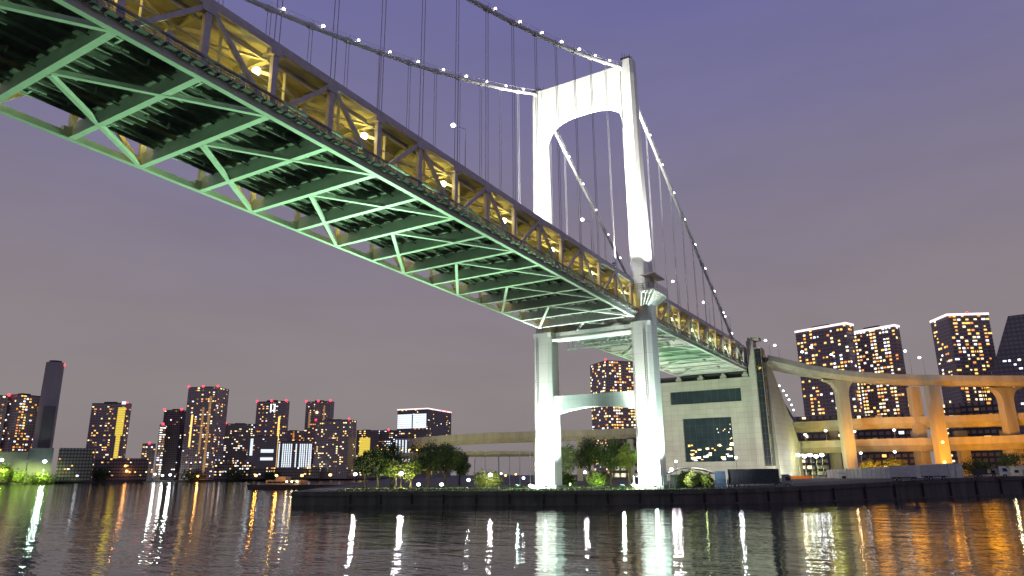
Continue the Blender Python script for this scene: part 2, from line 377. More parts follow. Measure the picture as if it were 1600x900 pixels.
# underside inspection gear: hangers, boxes, ducts in every bay
for s in (-1, 1):
    # edge walkway outside the bottom chord, with its rails
    wk = MB(); x = s*(XT+.95)
    for i in range(I0, I1 if s > 0 else I0):
        y, y2 = ny(i), ny(i+1); z, z2 = zc(y), zc(y2)
        wk.bar((x,y,z+1.05),(x,y2,z2+1.05),.9,.08); wk.bar((x+s*.42,y,z+2.1),(x+s*.42,y2,z2+2.1),.07,.07); wk.bar((x+s*.42,y,z+1.6),(x+s*.42,y2,z2+1.6),.05,.05)
        wk.bar((x-s*.2,y,z+2.55),(x-s*.2,y2,z2+2.55),.5,.14)
        for k in range(6):
            yy = y+PAN*k/6; zz = zc(yy)
            wk.box(x+s*.42-.04, yy-.04, zz+1.0, x+s*.42+.04, yy+.04, zz+2.1)
            wk.box(min(x-s*.6,x+s*.45), yy-.07, zz+.86, max(x-s*.6,x+s*.45), yy+.07, zz+1.0)
            if k % 2 == 0: wk.box(x-.25, yy+.4, zz+.7, x+.25, yy+1.15, zz+.86)
    if s > 0: wk.build('edge_walkway', GREYM, BR)
    gi = MB(); gr = MB(); x = 13.2 if s > 0 else -11.4     # guard rail of the lower roadway and footway
    for i in range(I0, I1):
        y, y2 = ny(i), ny(i+1)
        for dz in (3.45, 3.85, 4.25): gr.bar((x,y,zc(y)+dz),(x,y2,zc(y2)+dz),.09,.12)
        gr.bar((x+s*.5,y,zc(y)+5.6),(x+s*.5,y2,zc(y2)+5.6),.16,.16); gr.bar((x+s*.5,y,zc(y)+8.6),(x+s*.5,y2,zc(y2)+8.6),.22,.3)
        gr.box(min(x,x+s*.55),y+3.0,zc(y+3)+3,max(x,x+s*.55),y+3.12,zc(y+3)+8.6); gr.box(x-.25,y+6.4,zc(y+6.4)+3.2,x+.3,y+7.4,zc(y+6.4)+4.9)
        for k in range(8):
            yy = y+PAN*k/8; gr.box(x-.05, yy-.05, zc(yy)+3, x+.05, yy+.05, zc(yy)+4.3)
        for dz in (3.5, 4.1): gi.bar((s*6.4,y,zc(y)+dz),(s*6.4,y2,zc(y2)+dz),.1,.3)
        for k in range(3):
            yy = y+PAN*k/3; gi.box(s*6.4-.05, yy-.05, zc(yy)+3, s*6.4+.05, yy+.05, zc(yy)+4.2)
    gr.build('guard_rail', STEEL, BR); gi.build('guard_rail', STEEL, BR)

# tower ------------------------------------------------------------
TXR, TXL = 16.7, -14.9
def octo(cx, cy_, w_, d_, z, c=.9):
    a, b = w_/2, d_/2
    return [(cx-a+c,cy_-b,z),(cx+a-c,cy_-b,z),(cx+a,cy_-b+c,z),(cx+a,cy_+b-c,z),(cx+a-c,cy_+b,z),(cx-a+c,cy_+b,z),(cx-a,cy_+b-c,z),(cx-a,cy_-b+c,z)]
for cx, s, ztop in ((TXR,1,131.2),(TXL,-1,129.9)):
    lg = MB()
    lg.loft([octo(cx,4.1,6.2,6.6,2,1.0), octo(cx,4.1,6.2,6.6,3.6,1.0), octo(cx,4.1,6.0,6.2,47,.9), octo(cx,4.1,5.9,6.2,48.3,.6)])
    lg.loft([octo(cx+s*.5,5.0,5.0,5.0,47.9,.9), octo(cx+s*.3,4.4,5.3,5.4,62,.9), octo(cx,3.6,4.7,4.7,100,.9), octo(cx,3.2,4.4,4.2,126,.8), octo(cx,3.2,4.2,4.0,ztop,.9)])
    leg = lg.build('tower_leg', TOWER, BR)
    sd = MB(); sd.box(cx-1.5, 1.2, ztop, cx+1.5, 5.4, ztop+.7)
    for k in range(5): sd.tube([(cx-1.2+k*.6,2+k*.5,ztop+.6),(cx-1.2+k*.6,2+k*.5,ztop+1.6+1.4*random.random())],.07,5)
    sd.build('antenna_rack', DARKM, leg)
    ld = MB(); xl = cx+s*1.2
    for dx in (-.3, .3): ld.box(xl+dx-.05,.72,4.2,xl+dx+.05,.84,46)
    for k in range(60): ld.box(xl-.3,.75,4.6+k*.69,xl+.3,.81,4.66+k*.69)
    ld.build('ladder', GREYM, leg)
    # base collar
    MB().loft([octo(cx,4.1,8.2,8.8,1.5,1.2), octo(cx,4.1,8.2,8.8,4.1,1.2)]).build('pedestal', CONC, leg)
pb = MB(); N = 40; xa, xb = TXL+2.0, TXR-2.0; xm, hw = (xa+xb)/2, (xb-xa)/2
top_, bot_ = [], []
for k in range(N+1):
    t = -cos(pi*k/N); xx = xm+hw*t
    bot_.append((xx, 108.2+10.3*max(0, 1-abs(t)**2.9)**(1/2.6))); top_.append((xx, 129.7))
secs = []
for (x, zb_), (_, zt_) in zip(bot_, top_):
    secs.append([(x,1.3,zb_),(x,5.0,zb_),(x,5.0,zt_),(x,1.3,zt_)])
pb.loft(secs); pb.build('portal_beam', TOWER, BR)
cs = MB(); secs = []
for k in range(17):
    t = -1+k/8; xx = xm+(hw-.6)*t
    zb_ = 24.1+1.7*(1-t*t); secs.append([(xx,2.4,zb_),(xx,6.0,zb_),(xx,6.0,29.3),(xx,2.4,29.3)])
cs.loft(secs); cs.build('cross_strut', TOWER, BR)
ds = MB(); ds.tube([(TXL+2.5,3.0,46.3),(TXR-2.5,3.0,46.3)],.75,12); ds.box(TXL+2.6,5.0,46.0,TXR-2.6,7.0,48.7)
ds.build('deck_strut', TOWER, BR)
# lattice frame under the side span end
lf = MB(); yl = 17.0; za, zb_ = 45.6, 48.6
lf.box(-14.5,yl-.25,za-.25,14.5,yl+.25,za+.25); lf.box(-14.5,yl-.25,zb_-.25,14.5,yl+.25,zb_+.25)
for k in range(20):
    x = -14.5+k*1.45; lf.bar((x,yl,za),(x+1.45,yl,zb_),.22,.22); lf.bar((x+1.45,yl,za),(x,yl,zb_),.22,.22)
lf.build('lattice_frame', STEEL, BR)
# inspection platforms beside the legs at deck level
for cx, s in ((TXR,1),(TXL,-1)):
    pf = MB(); xo = cx+s*5.6; xi = cx+s*1.2
    pf.box(min(xi,xo),-1.0,56.2,max(xi,xo),9.6,56.6)
    pl = pf.build('tower_platform', STEELD, BR)
    rl = MB()
    for dz in (57.2, 57.8, 58.4):
        rl.bar((cx-s*1,-.9,dz),(xo,-.9,dz),.08,.08); rl.bar((xo,-.9,dz),(xo,9.5,dz),.08,.08)
    for k in range(9): rl.box(xo-.05,-.9+k*1.3-.05,56.6,xo+.05,-.9+k*1.3+.05,58.4)
    for k in range(5):
        x = cx-s*1+s*1.65*k; rl.box(x-.05,-.95,56.6,x+.05,-.85,58.4)
    rl.build('railing', DARKM, pl)
    rb = MB()
    for k in range(9):
        y = -.6+k*1.2; rb.bar((xo-s*.2,y,56.0),(cx+s*2.2,2.6+k*.5,52.6),.28,.5)
    for k in range(4):
        x = xo-s*1.3*k; rb.bar((x,-.8,56.0),(cx+s*(2.2-.6*k),2.0,52.8),.28,.5)
    rb.build('bracket_rib', STEEL, pl)
    hd = MB(); hd.box(min(xi,xo)+.2,-.2,61.0,max(xi,xo)-.2,8.6,61.4); hd.build('upper_platform', STEELD, BR)

# cables -------------------------------------------------------------
def zm(y): return 128.5 + .4189*y + .00098*y*y
def zs(y): return 129.6 - .636*y
for s in (-1, 1):
    xc_ = s*15.0
    pts = [(xc_, y, zm(y)) for y in [tip+(0-tip)*k/40 for k in range(41)]] + [(xc_, 4.5, 127.9)] + [(xc_, y, zs(y)) for y in [6+(116-6)*k/14 for k in range(15)]]
    mc = MB(); mc.tube(pts, .50, 8)
    for dx in (-.45, .45):     # hand ropes over the cable
        mc.tube([(p[0]+dx, p[1], p[2]+1.25) for p in pts], .035, 4)
    ysn = [ny(i) for i in range(I0, 14)] + [ny(i) for i in range(15, I1)]
    for y in ysn:
        z = (zm if y < 0 else zs)(y); d = Vector((0,1,(.4189+.00196*y) if y < 0 else -.636)).normalized(); c = Vector((xc_,y,z))
        mc.tube([c-d*.8, c+d*.8], .68, 8)
        for dx in (-.45, .45): mc.box(xc_+dx-.04, y-.04, z+.3, xc_+dx+.04, y+.04, z+1.3)
    for y in ysn:
        yl = y+PAN*.28; zl = (zm if yl < 0 else zs)(yl)
        if not 1 < yl < 7: mc.bar((xc_,yl,zl+.3),(xc_+.25,yl,zl+.95),.12,.12); mc.box(xc_+.02,yl-.2,zl+.5,xc_+.48,yl+.2,zl+.68)
    mcb = mc.build('main_cable', CABLE, BR)
    for y in ysn:
        z = (zm if y < 0 else zs)(y); dk = zc(y)+H+.4
        if z-dk < 1.5: continue
        hb = MB()
        for dx in (-.42, .42):
            hb.tube([(xc_,y+dx,z-.3),(xc_,y+dx,dk)],.075,5)
        hb.box(xc_-.3,y-.65,dk-.2,xc_+.3,y+.65,dk+.5)
        hb.build('hanger', ROPE, BR)
        yl = y+PAN*.28; zl = (zm if yl < 0 else zs)(yl)+1.0
        if 1 < yl < 7: continue
        lb = MB(); lb.ball((xc_+.25,yl,zl),.30+.1*((int(yl)*7) % 5)/4 if yl < 60 else .42,8,6)
        lb.build('cable_lamp', LWHITE, mcb)
        if -130 < yl < 110: point((xc_+.25,yl,zl), 420, (1,.92,1), .3)

# lamps in the lower deck (sodium light)
for i in range(I0, I1):
    if i % 2 == 0:
        y = ny(i)-1.6; z = zc(y)+6.4
        for s in (-1, 1):
            lb = MB(); lb.ball((s*13.4,y,z),.58 if s > 0 else .4,10,7); dl = lb.build('deck_lamp', LWARM, BR)
            MB().bar((s*13.4,y,z+.4),(s*14.3,y+1.3,z+1.0),.12,.12).build('lamp_arm', STEELD, dl)
            point((s*11.7,y,z-.1), 680, (1,.70,.07), .3)
    else:
        y = ny(i)-1; point((0,y,zc(y)+7.2), 380, (1,.68,.06), .4)

# floodlight fixtures
def flood(name, loc, tgt, label, group=None, m_=None, sc=1.0):
    t = thing(name, label, 'floodlight', loc, group)
    d = (Vector(tgt)-Vector(loc)); hd = Vector((d.x,d.y,0)).normalized()
    B = MB(); l0 = Vector(loc)
    B.box(l0.x-.5*sc,l0.y-.5*sc,l0.z,l0.x+.5*sc,l0.y+.5*sc,l0.z+.15); B.tube([l0,l0+Vector((0,0,.6*sc))],.08,6); B.build('stand', DARKM, t)
    c = l0+Vector((0,0,.95*sc)); dn = d.normalized()
    B = MB(); B.bar(c-dn*.25*sc, c+dn*.2*sc, .95*sc, .7*sc); B.build('housing', GREYM, t)
    B = MB(); B.bar(c+dn*.205*sc, c+dn*.23*sc, .85*sc, .6*sc); B.build('lamp_glass', m_ or LTEAL, t)
    return t
GREEN = (.46,1,.50); WHT = (1,.98,.88); TEALC = (.70,1,.86)
for cx, side in ((TXL,'left'),(TXR,'right')):
    for k, dx in enumerate((-4.4, 0, 4.4)):
        where = {0:'left of', 1:'in front of', 2:'right of'}[k]
        flood('floodlight', (cx+dx,-6.2,gz(cx)), (cx+dx*.1,2,60), f'teal white floodlight at the quay edge {where} the {side} tower leg', 'floodlights at the tower foot')
    sx_ = 1 if cx > 0 else -1
    for q in (-4.4, 4.4): point((cx+q,-6.0,4.7), 2600, (.62,1,.86), .35)
    spot((cx-.6,-8.5,4.5),(cx,.8,7.5),330000,WHT,80,1,.4)
    spot((cx-1.0,-6.4,4.8),(cx,1.2,43),135000,WHT,40,.8,.35)
    spot((cx+3.6,-5.0,4.6),(cx+2.9,3,40),75000,TEALC,70,.9,.3)
    spot((cx+9.0,2.0,4.6),(cx+3,4,36),80000,TEALC,70,.9,.3)
# green wash along the underside
spot((6,-9,4.6),(0,-128,53),720000,GREEN,26,.9,.5)
spot((-6,-9,4.6),(0,-75,52),180000,GREEN,50,.9,.5)
spot((0,-9,4.6),(0,-32,50),65000,(.62,1,.58),95,.9,.5)
spot((0,52,4.6),(0,84,49),110000,(.42,1,.50),100,.8,.4)
spot((0,14,4.6),(0,40,49),60000,(.50,1,.56),80,.8,.4)
spot((-48,-38,4.4),(4,-112,53),420000,GREEN,46,.9,.5)  # added fill from the quay tip, no fixture there
spot((-34,-34,4.4),(4,-58,52),100000,GREEN,60,.9,.5)  # second added side fill for the underside
# white wash of the upper tower from the deck
for cx, s in ((TXR,1),(TXL,-1)):
    for yy, where in ((-9,'bay'),(13,'shore')):
        flood('floodlight', (s*14.15,yy,zc(yy)+H+1.76), (cx,3,100), f'white floodlight on the upper deck parapet on the {where} side of the {"right" if s>0 else "left"} tower leg', 'floodlights on the upper deck', LWHITE, .9)
    spot((s*14.6,-10.5,64.2),(cx,1,88),150000,WHT,105,.9,.3)
    spot((s*9.0,-10.5,63),(cx,1,112),170000,WHT,62,.9,.3)
    spot((s*14.6,15,64),(cx,6,95),80000,WHT,100,.9,.3)
    spot((s*6,-16,63),(s*3,1.3,122),330000,WHT,60,.9,.3)
for cx in (TXR, TXL): spot((cx-2.6,-9.5,61.6),(cx,1,64.5),26000,WHT,80,.9,.3)
spot((TXR+8.5,0,62.5),(TXR+1.5,3,90),130000,WHT,100,.9,.3)
spot((TXL+9,1,62.5),(TXL+1.5,3,90),80000,WHT,100,.9,.3)

# ------------------------------------------------------------------ street lamps
def lamp_post(loc, h, arm, label, group, gm, power=0, col=(1,1,1), r=.3, adir=(-1,0), name='street_lamp', pole=GREYM):
    t = thing(name, label, 'street lamp', loc, group); l0 = Vector(loc); tp = l0+Vector((0,0,h))
    B = MB(); B.tube([l0,l0+Vector((0,0,.5))],.13,6); B.tube([l0,tp],.09,6,.05)
    if arm: B.tube([tp,tp+Vector((adir[0]*arm,adir[1]*arm,.25))],.05,5)
    B.build('pole', pole, t)
    c = tp+Vector((adir[0]*arm,adir[1]*arm,.2)) if arm else tp
    B = MB(); B.ball(c,r,8,6,.8); B.build('lamp_head', gm, t)
    if power: point(c-Vector((0,0,.05)), power, col, r)
    return t
dk = [((13.6,-78.6),0),((13.6,-22),0),((13.9,47),0),((13.8,82),0),((13.8,112),0)]
for k, ((x,y),_) in enumerate(dk):
    z = zc(y)+H+.76
    lamp_post((x,y,z),9.6,2.6,f'slim lamp post on the upper bridge deck edge, {ORD[k]} from the near end','lamps along the upper bridge deck',LCOOL,700,(.9,.95,1),.5,(-.5,-.86))

# ------------------------------------------------------------------ anchorage building
AY = 126.0
AN = thing('anchorage_building', 'massive pale stone anchorage block under the shore end of the bridge with dark windows', 'building', (0,AY,gz(0)))
def stonemat():
    mt, n, l, b = nodes('anchorage_stone'); b.inputs['Roughness'].default_value = .75
    t = n.new('ShaderNodeTexCoord'); sp = n.new('ShaderNodeSeparateXYZ'); l.new(t.outputs['Object'], sp.inputs[0])
    ad = n.new('ShaderNodeMath'); ad.operation = 'ADD'; l.new(sp.outputs[0], ad.inputs[0]); l.new(sp.outputs[1], ad.inputs[1])
    cb = n.new('ShaderNodeCombineXYZ'); l.new(ad.outputs[0], cb.inputs[0]); l.new(sp.outputs[2], cb.inputs[1])
    br = n.new('ShaderNodeTexBrick'); br.offset = 0; br.inputs['Scale'].default_value = 1; br.inputs['Brick Width'].default_value = 3.2; br.inputs['Row Height'].default_value = 2.2
    br.inputs['Mortar Size'].default_value = .05; br.inputs['Color1'].default_value = (.50,.47,.40,1); br.inputs['Color2'].default_value = (.45,.43,.37,1); br.inputs['Mortar'].default_value = (.30,.29,.25,1)
    l.new(cb.outputs[0], br.inputs['Vector'])
    z = n.new('ShaderNodeTexNoise'); z.inputs['Scale'].default_value = .12; z.inputs['Detail'].default_value = 6; l.new(t.outputs['Object'], z.inputs['Vector'])
    mx = n.new('ShaderNodeMix'); mx.data_type = 'RGBA'; mx.blend_type = 'MULTIPLY'; mx.inputs[0].default_value = .5
    l.new(br.outputs[0], mx.inputs[6]); l.new(z.outputs[0], mx.inputs[7]); l.new(mx.outputs[2], b.inputs['Base Color']); return mt
STONE = stonemat()
zt = 46.6; g0 = gz(0)
B = MB()   # front wall with two openings, built as butted blocks
XL_, XR_ = -27.0, 16.4
w1 = (-19.0, 12.2, 36.6, 42.2); w2 = (-14.0, 7.1, 11.8, 30.2)
def blk(x0, x1, z0, z1, y0=AY, y1=AY+40): B.box(x0,y0,z0,x1,y1,z1)
blk(XL_, XR_, w1[3], zt); blk(XL_, w1[0], w1[2], w1[3]); blk(w1[1], XR_, w1[2], w1[3]); blk(XL_, XR_, w2[3], w1[2])
blk(XL_, w2[0], w2[2], w2[3]); blk(w2[1], XR_, w2[2], w2[3]); blk(XL_, XR_, g0-1, w2[2])
B.box(XL_+6,AY+40.01,zt,XR_-.5,AY+60,zt+3)
B.build('wall', STONE, AN)
B = MB(); B.box(XL_+2,AY+3.2,zt,XR_-.02,AY+39.9,zt+2.7); B.build('bearing_recess', DARKM, AN)
for x in (-14.9,-5,5,14.4):
    B = MB(); B.box(x-1.3,AY-.6+1.2,zt,x+1.3,AY+2.6,zt+1.4); B.box(x-.7,AY+.9,zt+1.4,x+.7,AY+2.2,zt+2.3); B.build('bearing_block', STONE, AN)
B = MB(); B.box(-14.2,AY+4,zt+2.71,14.2,AY+58,zt+12.8); B.box(-14.6,AY+3,zt+12.81,14.6,AY+60,zt+13.6); B.build('deck_hall', DARKST, AN)
GLASSA = mat('teal_glass', (.02,.036,.044), .12, .35, .15)
def window(name, x0, x1, z0, z1, nx, nz):
    B = MB(); B.box(x0+.004,AY+.8,z0+.004,x1-.004,AY+1.0,z1-.004); o = B.build(name, GLASSA, AN)
    F = MB()
    for k in range(nx+1): x = x0+(x1-x0)*k/nx; F.box(max(x-.04,x0+.01),AY+.7,z0+.01,min(x+.04,x1-.01),AY+.79,z1-.01)
    for k in range(nz+1): z = z0+(z1-z0)*k/nz; F.box(x0+.02,AY+.72,max(z-.03,z0+.01),x1-.02,AY+.78,min(z+.03,z1-.01))
    F.build('frame', DARKM, o); return o
window('window_band', *w1, 12, 1); wg = window('window', *w2, 8, 6)
rnd = random.Random(11)
for k in range(44):    # lit rooms low down; the small upper panes imitate reflected city lights
    x = rnd.uniform(w2[0]+.6, w2[1]-1.4); z = w2[2]+.4+ (rnd.random()**2)*6.5 if k < 32 else rnd.uniform(18, 28)
    if k >= 32: x = rnd.uniform(0, 6.2)
    ww = rnd.uniform(.5,2.2) if k < 32 else .35
    MB().box(x,AY+.74,z,x+ww,AY+.795,z+(rnd.uniform(.3,1.1) if k < 32 else .4)).build('room_or_reflection_pane', WIN[(2,3,0,2)[k%4]], wg)
# tower shaft with glass strip at the right corner and the long battered flank wall
B = MB(); B.box(16.41,AY-.9,g0-1,19.2,AY+5.5,61.8); B.box(19.2,AY-.5,g0-1,22.2,AY+5.5,58.6); B.box(16.9,AY-.4,61.8,21.6,AY+4.5,63.2)
B.build('stair_shaft', STONE, AN)
B = MB(); B.box(19.5,AY-.75,g0+6.5,22.0,AY-.5,58.0); B.box(22.2,AY-.2,g0+6.5,22.42,AY+5.3,58.0); gl = B.build('glass_strip', GLASSD, AN)
B = MB()
B.box(20.7,AY-.81,g0+6.8,20.8,AY-.76,58.0)
for k in range(16): B.box(19.45,AY-.82,g0+7+k*3.1,22.05,AY-.751,g0+7.15+k*3.1)
B.build('frame', DARKM, gl)
fl = MB()   # flank wall falling away behind
f0, f1 = AY+5.51, AY+62
fl.loft([[(17,y,g0-1),(xb_,y,g0-1),(xt_,y,z),(17,y,z)] for y, xb_, xt_, z in ((AY+5.51,24.0,22.3,56.4),(139,24.6,22.5,53.2),(149.5,25.6,24.0,41.0),(158,26.6,25.6,28.9),(165,27.2,26.8,19))])
fl.build('flank_wall', STONE, AN)
spot((6,62,5),(-2,AY,30),155000,(1,.99,.88),100,.8,.4)  # unseen spot added to brighten the anchorage front
spot((38,118,6),(25,AY+14,24),30000,(.95,1,.80),110,.8,.4)  # unseen spot added for the flank wall
point((29,134,6),1500,(.92,1,.9),.3); point((30,146,6),1500,(.92,1,.9),.3)

# ------------------------------------------------------------------ elevated roads
def ribbon(pts, th, wd, m_, name, parent, par=1.0, girder=0):
    """road deck along world points (top centre line) with parapets and a girder below"""
    B = MB(); n = len(pts); secs = []
    for i, p in enumerate(pts):
        d = pts[min(i+1,n-1)]-pts[max(i-1,0)]; d.z = 0; d.normalize(); s = Vector((d.y,-d.x,0))
        h = wd/2; prof = [(-h,par),(-h,-th*.45),(-h*.55,-th),(h*.55,-th),(h,-th*.45),(h,par),(h-.35,par),(h-.35,0),(-h+.35,0),(-h+.35,par)]
        secs.append([p+s*a+Vector((0,0,b)) for a, b in prof])
    B.loft(secs); return B.build(name, m_, parent)
def smooth(ps, n=8):
    out_ = []
    for i in range(len(ps)-1):
        p0, p1, p2, p3 = ps[max(i-1,0)], ps[i], ps[i+1], ps[min(i+2,len(ps)-1)]
        for k in range(n):
            t = k/n; out_.append(.5*((2*p1)+(p2-p0)*t+(2*p0-5*p1+4*p2-p3)*t*t+(3*p1-p0-3*p2+p3)*t**3))
    return out_+[ps[-1]]
def pier(name, base, top, w0, d0, label_parent, m_=None, flare=0, yaw=0):
    B = MB(); c, s = cos(yaw), sin(yaw)
    def sec(cx, cy_, w_, d_, z): return [(cx+c*a-s*b, cy_+s*a+c*b, z) for a, b in ((-w_/2,-d_/2),(w_/2,-d_/2),(w_/2,d_/2),(-w_/2,d_/2))]
    z0, z1 = base.z, top
    ss = [sec(base.x,base.y,w0,d0,z0), sec(base.x,base.y,w0,d0,z1-(flare*1.1 if flare else 0)-.01)]
    if flare:
        for k in range(1,7):
            t = k/6; ss.append(sec(base.x,base.y,w0+flare*2*(1-sqrt(max(0,1-t*t))), d0, z1-flare*1.1*(1-t)))
    else: ss.append(sec(base.x,base.y,w0,d0,z1))
    B.loft(ss); return B.build(name, m_ or CONCY, label_parent)
RAMP = thing('elevated_ramp', 'curved concrete road ramp leaving the anchorage high above the quay on tall flared piers', 'viaduct', (40,160,0))
rp_ = smooth([atD(px,py,D) for px,py,D in ((1185,561,322),(1215,567,330),(1262,577,338),(1320,585,345),(1400,590,350),(1500,592,352),(1600,592,352),(1720,588,350))])
ribbon(rp_, 3.0, 11, CONCY, 'road_deck', RAMP, .9)
PB = [(1312,592,345,4.6,6),(1455,600,338,4.6,0),(1426,603,362,4.2,0),(1567,604,356,4.6,5)]
for px, py, D, ww, fl_ in PB:
    t_ = atD(px, py, D); b_ = atD(px, 720, D); pier('pier', Vector((t_.x,t_.y,4)), t_.z-.6, ww, 3.6, RAMP, None, fl_, -YAW*0+.6)
for k, (px, py, D, hh) in enumerate([(1205,568,338,10.5),(1219,570,330,8.5),(1262,578,340,8),(1277,580,336,10.5),(1308,584,345,8.5),(1426,590,352,11.5),(1447,590,350,8.5)]):
    c = atD(px, py, D); lamp_post((c.x,c.y,c.z),hh,1.6,f'slim lamp post on the curved ramp, {ORD[k]} one out from the anchorage','lamps along the curved ramp',LCOOL,300,(.9,.95,1),.62,(-.8,-.5))
HW = thing('expressway_viaduct', 'two stacked orange lit expressway decks running low behind the ramp piers', 'viaduct', (60,180,0))
up_ = smooth([atD(px,py,D) for px,py,D in ((1225,664,372),(1300,661,370),(1360,657,368),(1450,655,366),(1540,652,364),(1640,648,362))])
lo_ = smooth([atD(px,py,D) for px,py,D in ((1225,694,366),(1300,692,364),(1360,690,362),(1450,688,360),(1540,686,358),(1640,682,356))])
ribbon(up_, 4.0, 12, CONCY, 'upper_road_deck', HW, .9); ribbon(lo_, 4.6, 12, CONCY, 'lower_road_deck', HW, .9)
for px, D in ((1235,370),(1300,372),(1432,368),(1500,368),(1572,364)):
    a = atD(px, 672, D); b_ = atD(px, 690, D); pier('pier', Vector((a.x,a.y,3.5)), a.z-.3, 4.2, 3, HW, None, 0, .5)
ORG_ = (1,.37,.005)
for px, py, D, pw in ((1471,691,338,5200),(1360,685,346,2400),(1415,684,346,2400),(1530,683,340,2600),(1590,682,340,2400),(1475,718,336,2400),(1325,700,346,2600),(1600,642,338,700),(1390,645,338,500),(1500,645,338,700),
        (1345,678,366,500),(1400,677,364,500),(1470,674,362,900),(1540,671,360,900),(1590,668,358,500)):
    c = atD(px, py, D); point(c, pw*.45, ORG_, 3)  # mostly unseen points added for the orange light on the decks
for px, py, D, pw in ((1255,690,340,1900),(1285,672,340,1700),(1286,640,336,900),(1250,712,340,1200)):
    point(atD(px,py,D), pw*.3, (.90,.90,.05), 3)  # unseen yellow fill points, no lamp modelled
for px, D, ty, pw in ((1350,318,690,30000),(1420,312,690,30000),(1490,308,690,34000),(1560,306,690,34000),(1380,318,655,26000),(1520,310,655,30000),(1590,304,650,26000),(1470,312,620,26000),(1340,320,610,16000),(1580,306,610,16000)):
    g_ = atD(px,742,D); spot((g_.x,g_.y,6.5), atD(px+6,ty,360), pw*1.5, ORG_, 75, .9, .5)  # added ground spots that brighten the decks without streaking the water
for px, D, ty, pw in ((1262,322,690,26000),(1285,320,640,24000),(1300,322,600,12000)):
    g_ = atD(px,742,D); spot((g_.x,g_.y,5.0), atD(px+4,ty,360), pw*1.3, (.92,.95,.06), 75, .9, .5)  # added yellow fill spots on the first pier and deck ends
for k, (px, py, D, hh, gm, lab) in enumerate([(1335,674,352,5,LCOOL,'white lamp between the expressway decks right of the first ramp pier'),(1397,672,352,5,LCOOL,'white lamp between the expressway decks left of the paired piers'),
      (1345,708,345,5,LCOOL,'white lamp below the lower expressway deck near the first ramp pier'),(1398,706,345,5,LCOOL,'white lamp below the lower expressway deck near the paired piers'),
      (1471,691,337,16,LORANGE,'glaring orange sodium lamp in front of the paired ramp piers'),(1476,722,334,4,LORANGE,'low orange lamp at the foot of the paired ramp piers'),
      (1290,673,348,6,LGREEN,'green white lamp between the expressway decks left of the first ramp pier'),(1258,679,350,5,LCOOL,'white lamp on the lower expressway deck beside the anchorage flank')]):
    c = atD(px, py, D); lamp_post((c.x,c.y,c.z-hh),hh,0,lab,'lamps around the expressway',gm,0,(1,1,1),1.1 if px == 1471 else .6)
for k, px in enumerate((1247,1257,1266,1275,1284)):
    c = atD(px, 711+ (k % 2)*2, 335); lamp_post((c.x,c.y,4.2),c.z-4.2,0,f'bright white yard lamp beside the anchorage flank, {ORD[k]} from the left','yard lamps under the expressway',LCOOL,2000,(.92,.97,1),.9)
for k, (px, py) in enumerate(((1220,603),(1226,611),(1231,618),(1235,625),(1239,633),(1242,641))):
    c = atD(px, py, 470); lamp_post((c.x,c.y,c.z-8),8,.8,f'small white lamp on the descending road past the anchorage, {ORD[k]} from the top','lamps down the far slope road',LCOOL,0,(1,1,1),.62)
SR = thing('approach_road', 'narrow descending road seen as a sloping strip past the anchorage flank', 'viaduct', (0,280,0))
ribbon([atD(1212,600,472)+Vector((0,0,-6)),atD(1228,622,472)+Vector((0,0,-6)),atD(1246,652,472)+Vector((0,0,-6)),atD(1262,676,472)+Vector((0,0,-6))], 2, 8, CONCY, 'road_deck', SR, .8)

MR = thing('monorail_viaduct', 'pale curved transit viaduct crossing behind the park and the left tower leg', 'viaduct', (-90,180,0))
mu = smooth([atD(px,py,D) for px,py,D in ((648,694,395),(662,688,385),(700,684,385),(780,680,392),(880,677,400),(990,673,410),(1060,670,420))])
ribbon(mu, 4.2, 9, CONCY, 'upper_deck', MR, 1.3)
mlo = smooth([atD(px,py,D) for px,py,D in ((560,716,430),(620,711,410),(700,708,398),(800,707,398),(900,706,404),(1060,703,420))])
ribbon(mlo, 2.2, 9, CONCY, 'lower_deck', MR, .7)
for px in (838,905,985):
    a = atD(px, 700, 394 if px < 900 else 404); pier('pier', Vector((a.x,a.y,3.2)), atD(px,686,394 if px < 900 else 404).z, 3.2, 3, MR, None, 0, .5)
for px in (680,745,810,900,965):
    g_ = atD(px,748,335); spot((g_.x,g_.y,6), atD(px+3,683,392), 36000, (1,.90,.45), 70, .9, .4)  # unseen fill spots added to brighten the viaduct side
for k, px in enumerate((596,606,617,628,640,652,664)):
    c = atD(px, 703, 380); lamp_post((c.x,c.y,c.z-4),4,0,f'small orange lamp in the row left of the viaduct end, {ORD[k]} from the left','orange lamps beside the transit viaduct',LORANGE,0,(1,1,1),.5)

